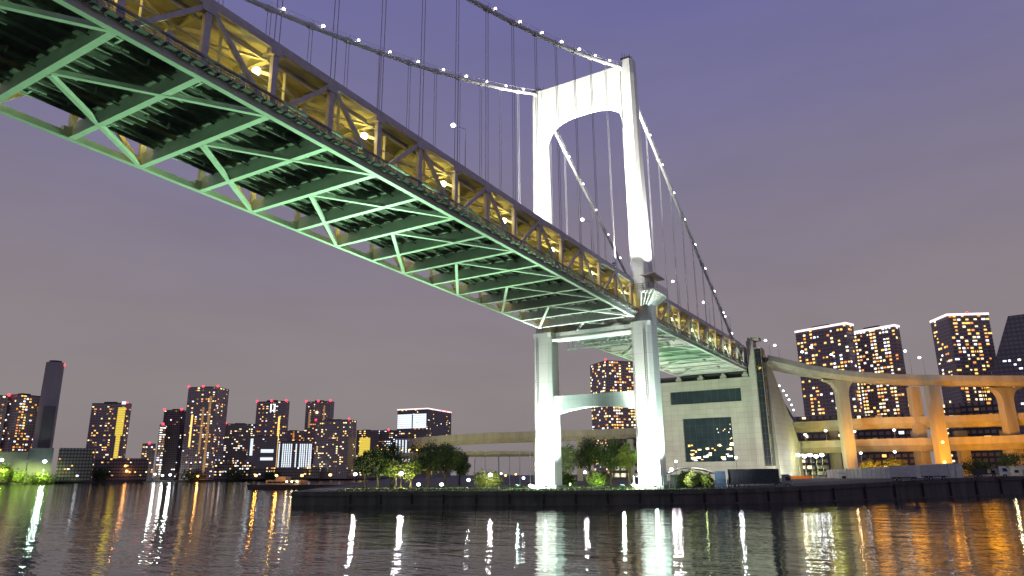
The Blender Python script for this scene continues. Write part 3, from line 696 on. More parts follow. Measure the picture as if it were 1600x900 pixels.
# ------------------------------------------------------------------ city buildings
def facade(name, wall, cu, cv, gl=(.26,.21,.21)):
    mt, n, l, b = nodes(name)
    t = n.new('ShaderNodeTexCoord'); sp = n.new('ShaderNodeSeparateXYZ'); l.new(t.outputs['Object'], sp.inputs[0])
    def mth(op, a, v):
        q = n.new('ShaderNodeMath'); q.operation = op; l.new(a, q.inputs[0])
        if isinstance(v, (int, float)): q.inputs[1].default_value = v
        else: l.new(v, q.inputs[1])
        return q.outputs[0]
    u = mth('ADD', sp.outputs[0], sp.outputs[1])
    fu = mth('FRACT', mth('DIVIDE', u, cu), 0); fv = mth('FRACT', mth('DIVIDE', sp.outputs[2], cv), 0)
    k = mth('MULTIPLY', mth('GREATER_THAN', fu, .3), mth('GREATER_THAN', fv, .42))
    mx = n.new('ShaderNodeMix'); mx.data_type = 'RGBA'; l.new(k, mx.inputs[0]); mx.inputs[6].default_value = (*wall,1); mx.inputs[7].default_value = (*gl,1)
    l.new(mx.outputs[2], b.inputs['Base Color']); rr = n.new('ShaderNodeMapRange'); l.new(k, rr.inputs[0]); rr.inputs[3].default_value = .8; rr.inputs[4].default_value = .15
    l.new(rr.outputs[0], b.inputs['Roughness']); return mt
FAC = {}
WM = {}
def wmesh(cw, chh, mi, side):
    key = (round(cw,2), round(chh,2), mi, side)
    if key not in WM:
        B = MB()
        if side: B.box(-.12,-cw/2,-chh/2,.12,cw/2,chh/2)
        else: B.box(-cw/2,-.12,-chh/2,cw/2,.12,chh/2)
        me = bpy.data.meshes.new('lit_window'); me.from_pydata(B.v,[],B.f); me.materials.append(WIN[mi]); WM[key] = me
    return WM[key]
def put(me, par, loc, name='lit_window'):
    o = bpy.data.objects.new(name, me); COL.objects.link(o); o.parent = par; o.location = loc; o.scale = (WR.uniform(.6,1.3), WR.uniform(.6,1.3), WR.uniform(.55,1.05)); return o
WR = random.Random(21)
def building(label, px0, px1, ytop, D, depth=None, sf=0, wall=(.46,.38,.36), cell=4.2, floor=4.0, lit=.3, lim=70, pal=(0,0,1,2,3,4), cat='tower block',
             name='tower_block', group='skyline buildings across the water', reds=0, crown=None, z0=2.6, step=None, roofbox=True, cols=None, ang=None):
    """box set square to the view at distance D; sf = share of the width showing the right (+) or left (-) side"""
    pl, pr = atD(px0,ytop+6,D), atD(px1,ytop+6,D); pl.z = pr.z = 0; wd = (pr-pl).length; mid = (pl+pr)/2
    d = Vector((mid.x-CAM.x, mid.y-CAM.y, 0)); d.normalize(); base = math.atan2(-d.x, d.y)
    a = 0
    if sf:
        tot = wd; fr_ = abs(sf); a = R(28); fw = tot*(1-fr_)/cos(a); dp = tot*fr_/sin(a)
        if sf < 0: a = -a
    else: fw, dp = wd, depth or wd*.6
    ztop = atD((px0+px1)/2, ytop, D).z; h = ztop-z0
    rot = base - a
    T = thing(name, label, cat, (0,0,0), group, rot)
    ex = Vector((cos(rot), sin(rot), 0)); ey = Vector((-sin(rot), cos(rot), 0))
    if sf > 0: o0 = pl+ex*fw/2
    elif sf < 0: o0 = pr-ex*fw/2
    else: o0 = mid
    loc = Vector((o0.x, o0.y, z0)); T.location = loc; ORG[T.name] = loc
    cell = fw/max(1, round(fw/cell)); floor = h/max(1, round(h/floor))
    key = (wall, round(cell,2), round(floor,2)) if lim else (wall, 'shed')
    if key not in FAC: FAC[key] = facade('facade_finish', wall, cell, floor) if lim else mat('shed_cladding', wall, .8, .15, .2, streak=True)
    B = MB(); B.box(-fw/2,0,0,fw/2,dp,h)
    if step: # lower shoulder
        B.box(-fw/2-fw*step[0],dp*.1,0,-fw/2-.004,dp*.9,h*step[1])
    # balcony slabs and corner fins break the outline
    for k in range(1, int(h/floor)): B.box(-fw/2-.35,-.35,k*floor-.2,fw/2+.35,0-.004,k*floor+.2)
    wl = B.build('wall', FAC[key], T, local=True)
    if roofbox:
        B = MB(); B.box(-fw*.22,dp*.4,h,fw*.12,dp*.8,h+min(4,h*.03)); B.box(fw*.2,dp*.5,h,fw*.3,dp*.7,h+min(2.5,h*.02)); B.box(-fw/2,0,h,fw/2,.6,h+1.1); B.box(-fw/2,.6,h,-fw/2+.6,dp,h+1.1); B.box(fw/2-.6,.6,h,fw/2,dp,h+1.1)
        B.build('roof_plant', DARKM, T, local=True)
    rnd = random.Random(hash(label) % 9973 if False else sum(ord(c)*(i+3) for i, c in enumerate(label)))
    nu, nv = int(round(fw/cell)), int(round(h/floor)); cand = []
    colw = [rnd.choice((.25,.6,1,1.7,2.2)) for _ in range(nu)]
    for i in range(nu):
        if cols and i not in cols: pass
        for j in range(1, nv):
            if rnd.random() < lit*colw[i]*1.15: cand.append((0,i,j))
    if sf:
        ns = int(dp/cell); cw2 = [rnd.choice((.2,.7,1.3)) for _ in range(max(ns,1))]
        for i in range(ns):
            for j in range(1, nv):
                if rnd.random() < lit*cw2[i]*1.0: cand.append((1,i,j))
    rnd.shuffle(cand); lim = int(lim*1.6)
    extra = {}
    for n_, (q, i, j) in enumerate(cand[:lim]):
        mi = rnd.choice(pal); wide = rnd.choice((.62,.62,.62,.85))
        z = (j+.71)*floor
        if n_ >= 100:
            bx = extra.setdefault(mi, MB()); w_ = cell*.33
            if q == 0: bx.box(-fw/2+(i+.62)*cell-w_,-.22,z-floor*.25,-fw/2+(i+.62)*cell+w_,.02,z+floor*.25)
            else:
                xx = fw/2+.1 if sf > 0 else -fw/2-.1; bx.box(xx-.12,(i+.6)*cell-w_,z-floor*.25,xx+.12,(i+.6)*cell+w_,z+floor*.25)
        elif q == 0: put(wmesh(cell*wide, floor*.5, mi, False), T, (-fw/2+(i+.62)*cell, -.1, z-floor*.0))
        else: put(wmesh(cell*.66, floor*.5, mi, True), T, ((fw/2+.1) if sf > 0 else (-fw/2-.1), (i+.6)*cell, z))
    for mi, bx in extra.items(): struct(bx.build('lit_window', WIN[mi], T, local=True), 'stuff')
    for k in range(reds):
        x = -fw/2+fw*(k/(reds-1) if reds > 1 else .5)
        MB().ball((x,0.3,h+1.9 if True else h),2.1*D/1300,8,6).build('warning_light', RED, T, local=True)
    if crown == 'edge':
        B = MB(); B.box(-fw/2-.5,-.5,h-.4,fw/2+.5,-.004-.35,h+1.6)
        if sf > 0: B.box(fw/2+.36,-.49,h-.4,fw/2+.7,dp,h+1.6)
        if sf < 0: B.box(-fw/2-.7,-.49,h-.4,-fw/2-.36,dp,h+1.6)
        B.build('roof_edge_light', CROWN, T, local=True)
    return T, fw, dp, h
def strips(T, rects, m_, name, y=-.14):
    for x0, x1, z0, z1 in rects: MB().box(x0,y-.1,z0,x1,y+.1,z1).build(name, m_, T, local=True)
WARM = (0,0,1,2,2,4); MIX = (0,0,1,2,3,4); WHITEP = (3,3,2,4)
building('dark apartment block with amber windows, cut by the left picture edge', -34, 13, 618, 1330, 30, lit=.35, lim=40, reds=2, pal=WARM)
building('brown apartment block with many amber windows immediately left of the tall chimney', 12, 68, 619, 1340, 0, -.25, lit=.55, lim=80, pal=MIX)
# chimney
def chimney():
    c = atD(86, 572, 1320); zt = atD(86, 567, 1320).z; w1 = (atD(100.5,572,1320)-atD(71,572,1320)).length/2; w0 = w1*1.12
    T = thing('incinerator_chimney', 'tall plain grey tapering chimney with red lights on top at the far left', 'chimney', (c.x,c.y,2.6))
    B = MB(); B.tube([(c.x,c.y,2.6),(c.x,c.y,zt)], w0, 20, w1); B.build('shaft', mat('chimney_concrete',(.36,.33,.33),.85,.1,.03,streak=True), T, smooth=False)
    B = MB(); B.tube([(c.x,c.y,zt),(c.x,c.y,zt+3)], w1*.7, 14); B.build('flue_top', DARKM, T)
    for px in (88, 99):
        q = atD(px, 568+(px-88)*.2, 1318); MB().ball(q,3.2,8,6).build('warning_light', RED, T)
chimney()
T, fw, dp, h = building('apartment tower with a glowing yellow stair strip, right of the chimney', 143, 205, 632, 1420, 0, .12, lit=.5, lim=75, pal=WARM, reds=0)
strips(T, [(fw*.30,fw*.42,h*.05,h*.95)], YSTRIP, 'stair_strip'); strips(T, [(fw*.26,fw*.47,h*.58,h*.95)], YSTRIP, 'stair_strip', -.1)
strips(T, [(fw*.34,fw*.46,h*.99,h*1.03)], WIN_W, 'roof_sign_light')
MB().ball((fw*.5,0,h+1.5),1.4,8,6).build('warning_light', RED, T, local=True)
building('small low block with one white rooftop light left of the rounded dark tower', 222, 243, 694, 1450, 20, lit=.2, lim=10, reds=1)
T, fw, dp, h = building('dark nearly unlit rounded tower with red lights, left of the tallest tower', 256, 294, 642, 1460, 0, .3, wall=(.09,.08,.085), lit=.08, lim=14, reds=2, pal=WHITEP)
building('narrow low wing with white stair windows beside the dark rounded tower', 249, 259, 664, 1440, 12, lit=.8, lim=24, pal=WHITEP, reds=1)
T, fw, dp, h = building('tallest skyline tower on the left, dotted amber with two orange window columns', 294, 358, 607, 1430, 0, .3, lit=.42, lim=92, reds=3, pal=MIX)
strips(T, [(fw*.05,fw*.12,h*.30,h*.78)], WIN[4], 'stair_strip'); strips(T, [(-fw*.30,-fw*.24,h*.35,h*.70)], WIN[0], 'stair_strip'); strips(T, [(fw*.26,fw*.34,h*.06,h*.9)], WIN[4], 'stair_strip')
building('pale broad block with lit upper floors between the tallest tower and the square dark tower', 352, 402, 663, 1500, 30, wall=(.30,.28,.27), lit=.35, lim=60, reds=2, pal=(2,2,3,4))
T, fw, dp, h = building('square dark tower with three red lights above the white striped offices', 401, 452, 629, 1500, 0, .12, lit=.32, lim=60, reds=3, pal=MIX)
strips(T, [(fw*.28,fw*.34,h*.12,h*.8)], WIN[0], 'stair_strip'); strips(T, [(-fw*.02,fw*.02,h*.86,h*.97),(fw*.1,fw*.15,h*.86,h*.97)], WIN[3], 'stair_strip')
T, fw, dp, h = building('grey office with two white horizontal light bars on the waterfront', 388, 434, 682, 1440, 26, wall=(.24,.22,.22), lit=.05, lim=6, cat='office block', name='office_block')
strips(T, [(-fw*.05,fw*.38,h*.62,h*.70),(-fw*.05,fw*.38,h*.44,h*.51),(-fw*.42,-fw*.33,h*.55,h*.95)], WIN_W, 'lit_window_band')
T, fw, dp, h = building('office with bright white vertical window stripes on the waterfront', 434, 488, 690, 1440, 26, wall=(.22,.20,.20), lit=.02, lim=4, cat='office block', name='office_block', reds=0)
for x0 in (-.47,-.36,-.30,-.24,-.18,-.12,0.02,.14,.20,.26,.33,.40,.45):
    strips(T, [(fw*x0,fw*(x0+.035),h*(.1 if x0 < -.2 else .16),h*.94)], WIN_W, 'lit_window_column')
building('brownish low block with orange top floor lights behind the white striped office', 440, 480, 674, 1520, 24, lit=.3, lim=26, pal=(1,0,1))
T, fw, dp, h = building('slim dark tower with a bright disc sign and red lights behind the wide dark block', 478, 522, 629, 1520, 0, .15, lit=.35, lim=44, reds=3, pal=WARM)
MB().ball((-fw*.02,-.6,h*.86),2.8,10,8).build('round_sign', WIN[2], T, local=True)
strips(T, [(-fw*.36,-fw*.28,h*.66,h*.86),(fw*.24,fw*.3,h*.7,h*.95)], WIN[4], 'stair_strip')
building('wide dark block with columns of pale windows and a red lit corner', 493, 557, 658, 1440, 0, .2, lit=.3, lim=64, reds=2, pal=(2,2,4,0))
T, fw, dp, h = building('low office with a solid yellow window field left of the park trees', 557, 592, 673, 1440, 24, wall=(.2,.18,.17), lit=.2, lim=20, pal=(2,0), cat='office block', name='office_block')
strips(T, [(-fw*.35,fw*.12,h*.2,h*.85)], YSTRIP, 'lit_window_field')
building('low office with scattered white windows above the park trees', 590, 624, 673, 1450, 24, wall=(.2,.18,.18), lit=.55, lim=40, pal=WHITEP, cat='office block', name='office_block', reds=1)
T, fw, dp, h = building('low block faced with pale vertical fins below the white crowned tower', 617, 648, 684, 1380, 20, wall=(.4,.4,.42), lit=.02, lim=4, cat='office block', name='office_block')
for k in range(6): strips(T, [(-fw*.45+fw*.16*k,-fw*.45+fw*.16*k+fw*.07,h*.1,h*.95)], WIN_W, 'lit_window_column')
T, fw, dp, h = building('broad tower with a brilliant white glass crown and amber windows on its right half', 621, 707, 641, 1400, 0, .45, wall=(.16,.15,.16), lit=.4, lim=80, reds=0, pal=MIX, crown='edge')
strips(T, [(-fw*.49,-fw*.02,h*.72,h*.93),(fw*.02,fw*.45,h*.72,h*.93)], WIN_W, 'crown_glass')
for px, py in ((700,645),(707,648),(648,668),(681,668),(705,674)):
    pass
for k in range(3): MB().ball((fw*.5+.5,dp*(.55+.2*k),h+1),1.6,8,6).build('warning_light', RED, T, local=True)
building('amber windowed tower standing right behind the bridge tower between its legs', 921, 996, 568, 820, 0, -.35, lit=.5, lim=230, pal=(0,1,2,2,3), z0=3.3, cell=3.1, floor=3.2, crown=None, reds=2)
T, fw, dp, h = building('leftmost of the three crowned towers above the ramp, with large dark panes', 1243, 1334, 516, 740, 0, .13, lit=.26, lim=150, pal=(0,1,2,3,0), z0=3.3, cell=3.5, floor=3.4, crown='edge', wall=(.40,.32,.31))
strips(T, [(fw*.03,fw*.16,h*.12,h*.17)], WIN_W, 'lit_sign_board')
building('middle one of the three crowned towers, densely dotted with windows', 1328, 1406, 518, 760, 0, .10, lit=.45, lim=240, pal=(0,1,2,2,3), z0=3.3, cell=3.2, floor=3.3, crown='edge', wall=(.40,.32,.31))
T, fw, dp, h = building('rightmost of the three crowned towers, with balconied corner and ribbed front', 1453, 1546, 496, 760, 0, -.32, lit=.24, lim=150, pal=(0,0,1,2,3), z0=3.3, cell=3.4, floor=3.3, crown='edge', wall=(.42,.36,.35), reds=1)
strips(T, [(-fw*.30+fw*.17*k,-fw*.27+fw*.17*k,h*.02,h*.8) for k in range(5)], mat('rib_panel',(.24,.22,.22),.7,.1,.1), 'facade_rib')
# sloped glass office at the right edge
def slope_office():
    D = 720; a = atD(1549,600,D); b_ = atD(1660,600,D); wd = (b_-a).length; zt = atD(1600,492,D).z-3.3; zc_ = atD(1552,580,D).z-3.3; x1 = wd*(1597-1549)/111.
    d = (a-CAM); d.z = 0; d.normalize(); rot = math.atan2(-d.x, d.y)-.15
    T = thing('sloped_office', 'dark office with a steep slanting left side at the right picture edge', 'office block', (a.x,a.y,3.3), 'skyline buildings across the water', rot)
    B = MB(); pr = [(0,0),(wd,0),(wd,zt),(x1,zt),(2,zc_),(0,zc_*.8)]
    B.loft([[(x,0,z) for x, z in pr],[(x,34,z) for x, z in pr]]); B.build('wall', facade('slope_facade',(.16,.16,.19),3.4,3.6), T, local=True)
    rnd = random.Random(5); n = 0
    while n < 75:
        i, j = rnd.randrange(1,18), rnd.randrange(1,26); x, z = (i+.62)*3.4, (j+.71)*3.6
        if z > zt-4 or (z > zc_-6 and x < 6+(z-zc_)/(zt-zc_)*x1) : continue
        put(wmesh(2.2,1.7,rnd.choice((3,3,3,2)),False), T, (x,-.1,z)); n += 1
slope_office()
def lowblock(label, px0, px1, yt, D, **k): return building(label, px0, px1, yt, D, 24, cat='low building', name='low_building', roofbox=False, **k)
lowblock('low dark shed block on the far bank right of the chimney', 92, 148, 700, 1290, lit=.05, lim=4, wall=(.06,.055,.05), floor=5)
lowblock('low grey warehouse behind the green lit bushes at far left', -20, 44, 706, 1270, lit=0, lim=0, wall=(.12,.12,.12), floor=6)
lowblock('plain dark block at the foot of the tall chimney', 68, 87, 634, 1300, lit=0, lim=0, wall=(.15,.14,.145))
lowblock('tall grey shed beside the teal lamp on the far bank', 46, 84, 700, 1275, lit=0, lim=0, wall=(.14,.135,.135), floor=6)
lowblock('long low dark warehouse on the far bank under the strip lit tower', 148, 232, 716, 1380, lit=.12, lim=12, wall=(.07,.06,.06), floor=5)
lowblock('long low terminal with small lights below the tallest tower', 296, 392, 722, 1420, lit=.25, lim=30, wall=(.1,.09,.09), pal=(2,3,0), floor=5)
lowblock('low waterfront sheds below the striped offices', 392, 500, 730, 1410, lit=.15, lim=20, wall=(.12,.11,.1), floor=5)
lowblock('dark podium block with a pale lit floor between the ramp piers', 1455, 1500, 632, 600, lit=.55, lim=40, pal=(2,2,3), wall=(.10,.10,.11), z0=3.3)
lowblock('dark low block right of the podium behind the expressway', 1498, 1560, 628, 620, lit=.08, lim=14, wall=(.06,.06,.065), z0=3.3)
lowblock('unlit dark block behind the expressway below the middle crowned tower', 1336, 1420, 648, 560, lit=.12, lim=24, wall=(.06,.055,.06), z0=3.3)
lowblock('long low lit arcade on the roof line behind the first ramp pier', 1240, 1312, 650, 520, lit=.2, lim=20, pal=(2,2,3), wall=(.10,.10,.10), z0=3.3)
lowblock('dark brown block behind the trees between the tower legs', 950, 1000, 676, 460, lit=.06, lim=6, wall=(.08,.07,.06), z0=3.3)

# ------------------------------------------------------------------ trees
def tree(label, px, py, D, h, r, seed, group='park trees', leaf=None, trunk=.3, name='park_tree', base=None, cat='tree', n=15, per=130, ls=.42):
    rnd = random.Random(seed); c = atD(px, py, D); c.z = gz(c.x) if base is None else base
    T = thing(name, label, cat, c, group)
    B = MB(); th = h*trunk; B.tube([c, c+Vector((rnd.uniform(-.15,.15),0,th*.6)), c+Vector((rnd.uniform(-.3,.3),0,th*1.3))], .04*h, 7, .022*h)
    cc = c+Vector((0,0,th+(h-th)*.48)); cl = []
    for k in range(n):
        u = Vector((rnd.gauss(0,1),rnd.gauss(0,1),rnd.gauss(0,1))).normalized()*(rnd.random()**.45)
        p = cc+Vector((u.x*r*.8,u.y*r*.8,u.z*(h-th)*.42)); cl.append((p, r*rnd.uniform(.26,.46)))
        if k < 7: B.tube([c+Vector((0,0,th*rnd.uniform(.75,1.2))), (c+Vector((0,0,th))+p)/2+Vector((0,0,.2)), p], .018*h, 5, .006*h)
    B.build('trunk', TRUNK, T)
    F = MB()
    for p, rr in cl:
        for k in range(per):
            u = Vector((rnd.gauss(0,1),rnd.gauss(0,1),rnd.gauss(0,.8))); u = u.normalized()*rr*(rnd.random()**.4)*rnd.choice((1,1,1.25))
            q = p+u; nn = Vector((rnd.gauss(0,1),rnd.gauss(0,1),rnd.gauss(0,1))).normalized()
            a = nn.orthogonal().normalized(); b_ = nn.cross(a); s = ls*rnd.uniform(.5,1.2)
            F.add([q-a*s*.5, q+b_*s*.3, q+a*s*.5, q-b_*s*.3], [(0,1,2,3)])
    F.build('crown', leaf or LEAF, T)
TR = [('dark slender tree at the left end of the park beside the first park lamp',570,762,262,9.5,2.6,0),
      ('leafy tree lit green from below, second from the left end of the park',590,762,256,9.8,3.2,0),
      ('dark tree rising behind the yellow lit tree',612,760,275,11.5,4.0,0),
      ('small tree glowing yellow green left of the brightest park lamp',618,762,250,7.0,2.6,1),
      ('small tree glowing yellow green right of the brightest park lamp',641,762,248,7.0,2.7,1),
      ('big dark round tree in the middle of the park',668,762,262,12.2,4.6,0),
      ('dark broad tree right of the big round tree, its crown merging with it',694,762,268,11.5,4.4,0),
      ('thin tree behind the park lamps left of the net frames',718,760,280,8.6,3.0,0),
      ('low clipped bush below the lamp in front of the net frames',762,764,245,4.2,3.2,1),
      ('green lit tree close behind the left tower leg',892,762,262,11.0,3.8,0),
      ('green lit tree at the middle between the tower legs',922,760,268,12.0,4.2,0),
      ('dark green tree left of the right tower leg',955,760,270,11.8,4.4,0),
      ('yellow tinged thin tree leaning against the right tower leg',985,760,262,10.5,2.8,1),
      ('low yellowish bush under the lamp between the tower legs',935,764,246,4.0,2.6,1),
      ('bright small shrub at the foot of the left tower leg',886,764,240,4.2,2.0,1),
      ('shrub beside the hut right of the right tower leg',1078,764,205,3.6,2.4,1),
      ('tall weedy shrub between the hut and the trailer',1104,762,206,3.2,1.6,1)]
for k, (lab, px, py, D, h, r, lf_) in enumerate(TR):
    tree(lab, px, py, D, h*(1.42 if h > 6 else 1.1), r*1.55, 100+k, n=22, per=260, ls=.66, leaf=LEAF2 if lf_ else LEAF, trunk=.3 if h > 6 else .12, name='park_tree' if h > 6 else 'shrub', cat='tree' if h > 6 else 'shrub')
for k, (lab, px, D, h, r) in enumerate([('dark round bush under the lower expressway deck right of the first ramp pier',1362,330,8.5,5),('dark round bush under the lower expressway deck left of the paired piers',1400,330,8.0,5),
      ('dark tree behind the truck yard at the right edge',1585,300,7.5,5),('dark low tree behind the white cab truck',1530,300,6.0,5)]):
    tree(lab, px, 745, D, h, r, 300+k, 'trees behind the truck yard', trunk=.15, ls=.6, name='yard_tree')
for k, (lab, px, h, r) in enumerate([('bright green lit bush on the far bank at the left picture edge',2,26,22),('sloping green lit bush left of the teal lamp on the far bank',30,15,24),('low green lit bush in front of the grey shed on the far bank',68,8,22)]):
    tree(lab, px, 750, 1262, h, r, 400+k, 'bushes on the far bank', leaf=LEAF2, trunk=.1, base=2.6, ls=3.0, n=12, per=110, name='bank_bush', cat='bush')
for k, (px, h, r, lab) in enumerate([(110,22,22,'dark bank tree nearest the chimney'),(150,20,22,'dark bank tree under the yellow strip tower'),(205,17,24,'dark bank tree left of the three white bank lights'),(300,14,22,'dark bank tree below the tallest tower'),(372,18,26,'dark bank tree below the pale broad block'),(420,15,24,'dark bank tree below the office with two light bars')]):
    tree(lab, px, 748, 1400 if px > 200 else 1345, h, r, 500+k, 'dark trees on the far bank', trunk=.1, base=2.6, ls=3.0, n=12, per=100, name='bank_tree')

# ------------------------------------------------------------------ park lamps and furniture
PL = [(555,741,248,LPARK,420,.5,'first park lamp, standing at the left end of the trees'),(627,740,243,LPARK,520,.62,'brightest park lamp, between two yellow lit trees'),
      (654,757,232,LCOOL,110,.5,'low blue white lamp left of the big dark trees'),(690,757,232,LCOOL,110,.5,'low blue white lamp below the big dark trees'),
      (732,750,238,LCOOL,160,.5,'blue white lamp between the dark trees and the net frames'),(766,742,240,LPARK,420,.55,'warm white park lamp in front of the net frames'),
      (818,747,245,LCOOL,120,.4,'small teal white lamp left of the left tower leg'),(914,738,240,LPARK,380,.42,'white lamp between the two tower legs'),
      (1049,733,208,LPARK,260,.4,'pinkish white lamp hugging the right side of the right tower leg'),(1056,721,216,LPARK,150,.34,'small white lamp above the hut roof'),
      (1150,715,232,LCOOL,150,.4,'white lamp at the lower right corner of the anchorage window'),
      (715,729,300,LCOOL,0,.4,'small white lamp among the far trees left of the net frames'),(783,740,300,LCOOL,0,.36,'small white lamp inside the net frames'),(790,743,300,LORANGE,0,.36,'orange lamp inside the net frames'),(806,741,300,LORANGE,0,.33,'second orange lamp inside the net frames, nearer the tower leg')]
for px, py, D, gm, pw, r, lab in PL:
    c = atD(px, py, D); z = gz(c.x); cl_ = {LPARK:(1,.88,.92), LCOOL:(.85,.93,1), LORANGE:(1,.5,.12)}[gm]
    lamp_post((c.x,c.y,z), max(1.0,c.z-z), 0, lab, 'lamps in the quayside park', gm, pw*24, cl_, r*1.22, name='park_lamp', pole=DARKM)
for px, py, D, tx, ty, tD, pw, c_ in ((890,757,240,892,725,262,34000,(.40,1,.40)),(935,757,240,940,725,266,2600,(.6,1,.25)),(590,762,240,592,730,262,3500,(.75,1,.2)),(700,762,240,690,730,268,2200,(.8,1,.3)),(630,758,238,630,735,252,11000,(1,.95,.15)),(765,760,236,764,750,248,3000,(1,.9,.2)),(975,757,244,980,730,264,9000,(.8,1,.2))):
    spot(atD(px,py,D), atD(tx,ty,tD), pw, c_, 100, .8, .4)  # added fill spots that brighten the trees and shrubs from the front
# tall net frames
NF = thing('net_frame', 'tall pale steel frames with thin netting left of the left tower leg', 'net fence', tuple(atD(790,760,285)[:2])+(3.2,))
B = MB(); M_ = MB(); xs_ = (742,758,779,796,812,828,842)
for k, px in enumerate(xs_):
    a = atD(px, 705, 285-k*2); b_ = Vector((a.x,a.y,3.2)); B.tube([b_,a],.16 if k not in (2,) else .3,6)
    if k and k != 1 and k != 3:
        pa = atD(xs_[k-1],705,285-(k-1)*2); B.tube([pa,a],.1,6)
    if k:
        pa = atD(xs_[k-1],705,285-(k-1)*2)
        for j in range(1,9):
            t = j/9; M_.tube([Vector((pa.x,pa.y,3.2+(pa.z-3.2)*t)),Vector((a.x,a.y,3.2+(a.z-3.2)*t))],.02,3)
            q = pa+(a-pa)*t; M_.tube([Vector((q.x,q.y,3.2)),q],.02,3)
B.build('frame', PALE, NF); M_.build('netting', GREYM, NF)
# quay railing
QF = thing('quay_railing', 'low dark railing of upright posts along the quay edge in front of the park', 'railing', (0,-27,3.2))
B = MB()
pf_ = []
for i in range(2, 16):
    for k in range(6):
        t = k/6; x = fr[i][0]+(fr[i+1][0]-fr[i][0])*t; y = fr[i][1]+(fr[i+1][1]-fr[i][1])*t; pf_.append(Vector((x+IN.x*3.6,y+IN.y*3.6,gz(x))))
for i, p in enumerate(pf_):
    B.box(p.x-.05,p.y-.05,p.z,p.x+.05,p.y+.05,p.z+1.15)
    if i: B.bar(pf_[i-1]+Vector((0,0,1.1)),p+Vector((0,0,1.1)),.07,.07); B.bar(pf_[i-1]+Vector((0,0,.55)),p+Vector((0,0,.55)),.05,.05)
B.build('rails', DARKM, QF)
# fence of tall posts at the foot of the right leg
TF = thing('post_fence', 'fence of tall dark posts at the foot of the right tower leg', 'fence', (20,-4,3.2))
B = MB()
for k in range(9):
    x, y = 14.6+k*1.35, -7.6+k*.55
    B.box(x-.09,y-.09,3.2,x+.09,y+.09,6.8)
    if k: B.bar((x-1.35,y-.55,6.4),(x,y,6.4),.06,.06); B.bar((x-1.35,y-.55,4.4),(x,y,4.4),.06,.06)
B.build('posts', DARKM, TF)

# ------------------------------------------------------------------ quay yard: hut, lorry, hoarding, truck
def gpt(px, py):
    p = atZ(px, py, 3.6)
    for _ in range(12): p = atZ(px, py, gz(p.x))
    return p
HU = atD(1080, 760, 207); hz_ = gz(HU.x)
T = thing('quay_hut', 'low greenish utility hut with a curved roof right of the right tower leg', 'hut', (HU.x,HU.y,hz_), None, .55)
MB().box(-5,-1.5,0,5,3,3.6).build('wall', mat('hut_wall',(.22,.24,.20),.8,.2,.6), T, local=True)
B = MB(); se = []
for k in range(13):
    t = -1+k/6; se.append([(t*6.5,-2.2,3.7+1.5*(1-t*t)),(t*6.5,3.6,3.7+1.5*(1-t*t)),(t*6.5,3.6,3.95+1.5*(1-t*t)),(t*6.5,-2.2,3.95+1.5*(1-t*t))])
B.loft(se); B.build('roof', GREYM, T, local=True)
MB().box(1.2,-1.56,0,2.3,-1.504,2.2).build('door', DARKM, T, local=True); MB().box(-3.6,-1.56,1.2,-1.4,-1.504,2.4).build('window', GLASSD, T, local=True)
point(atD(1100,748,203), 70, (.8,1,.4), .2)

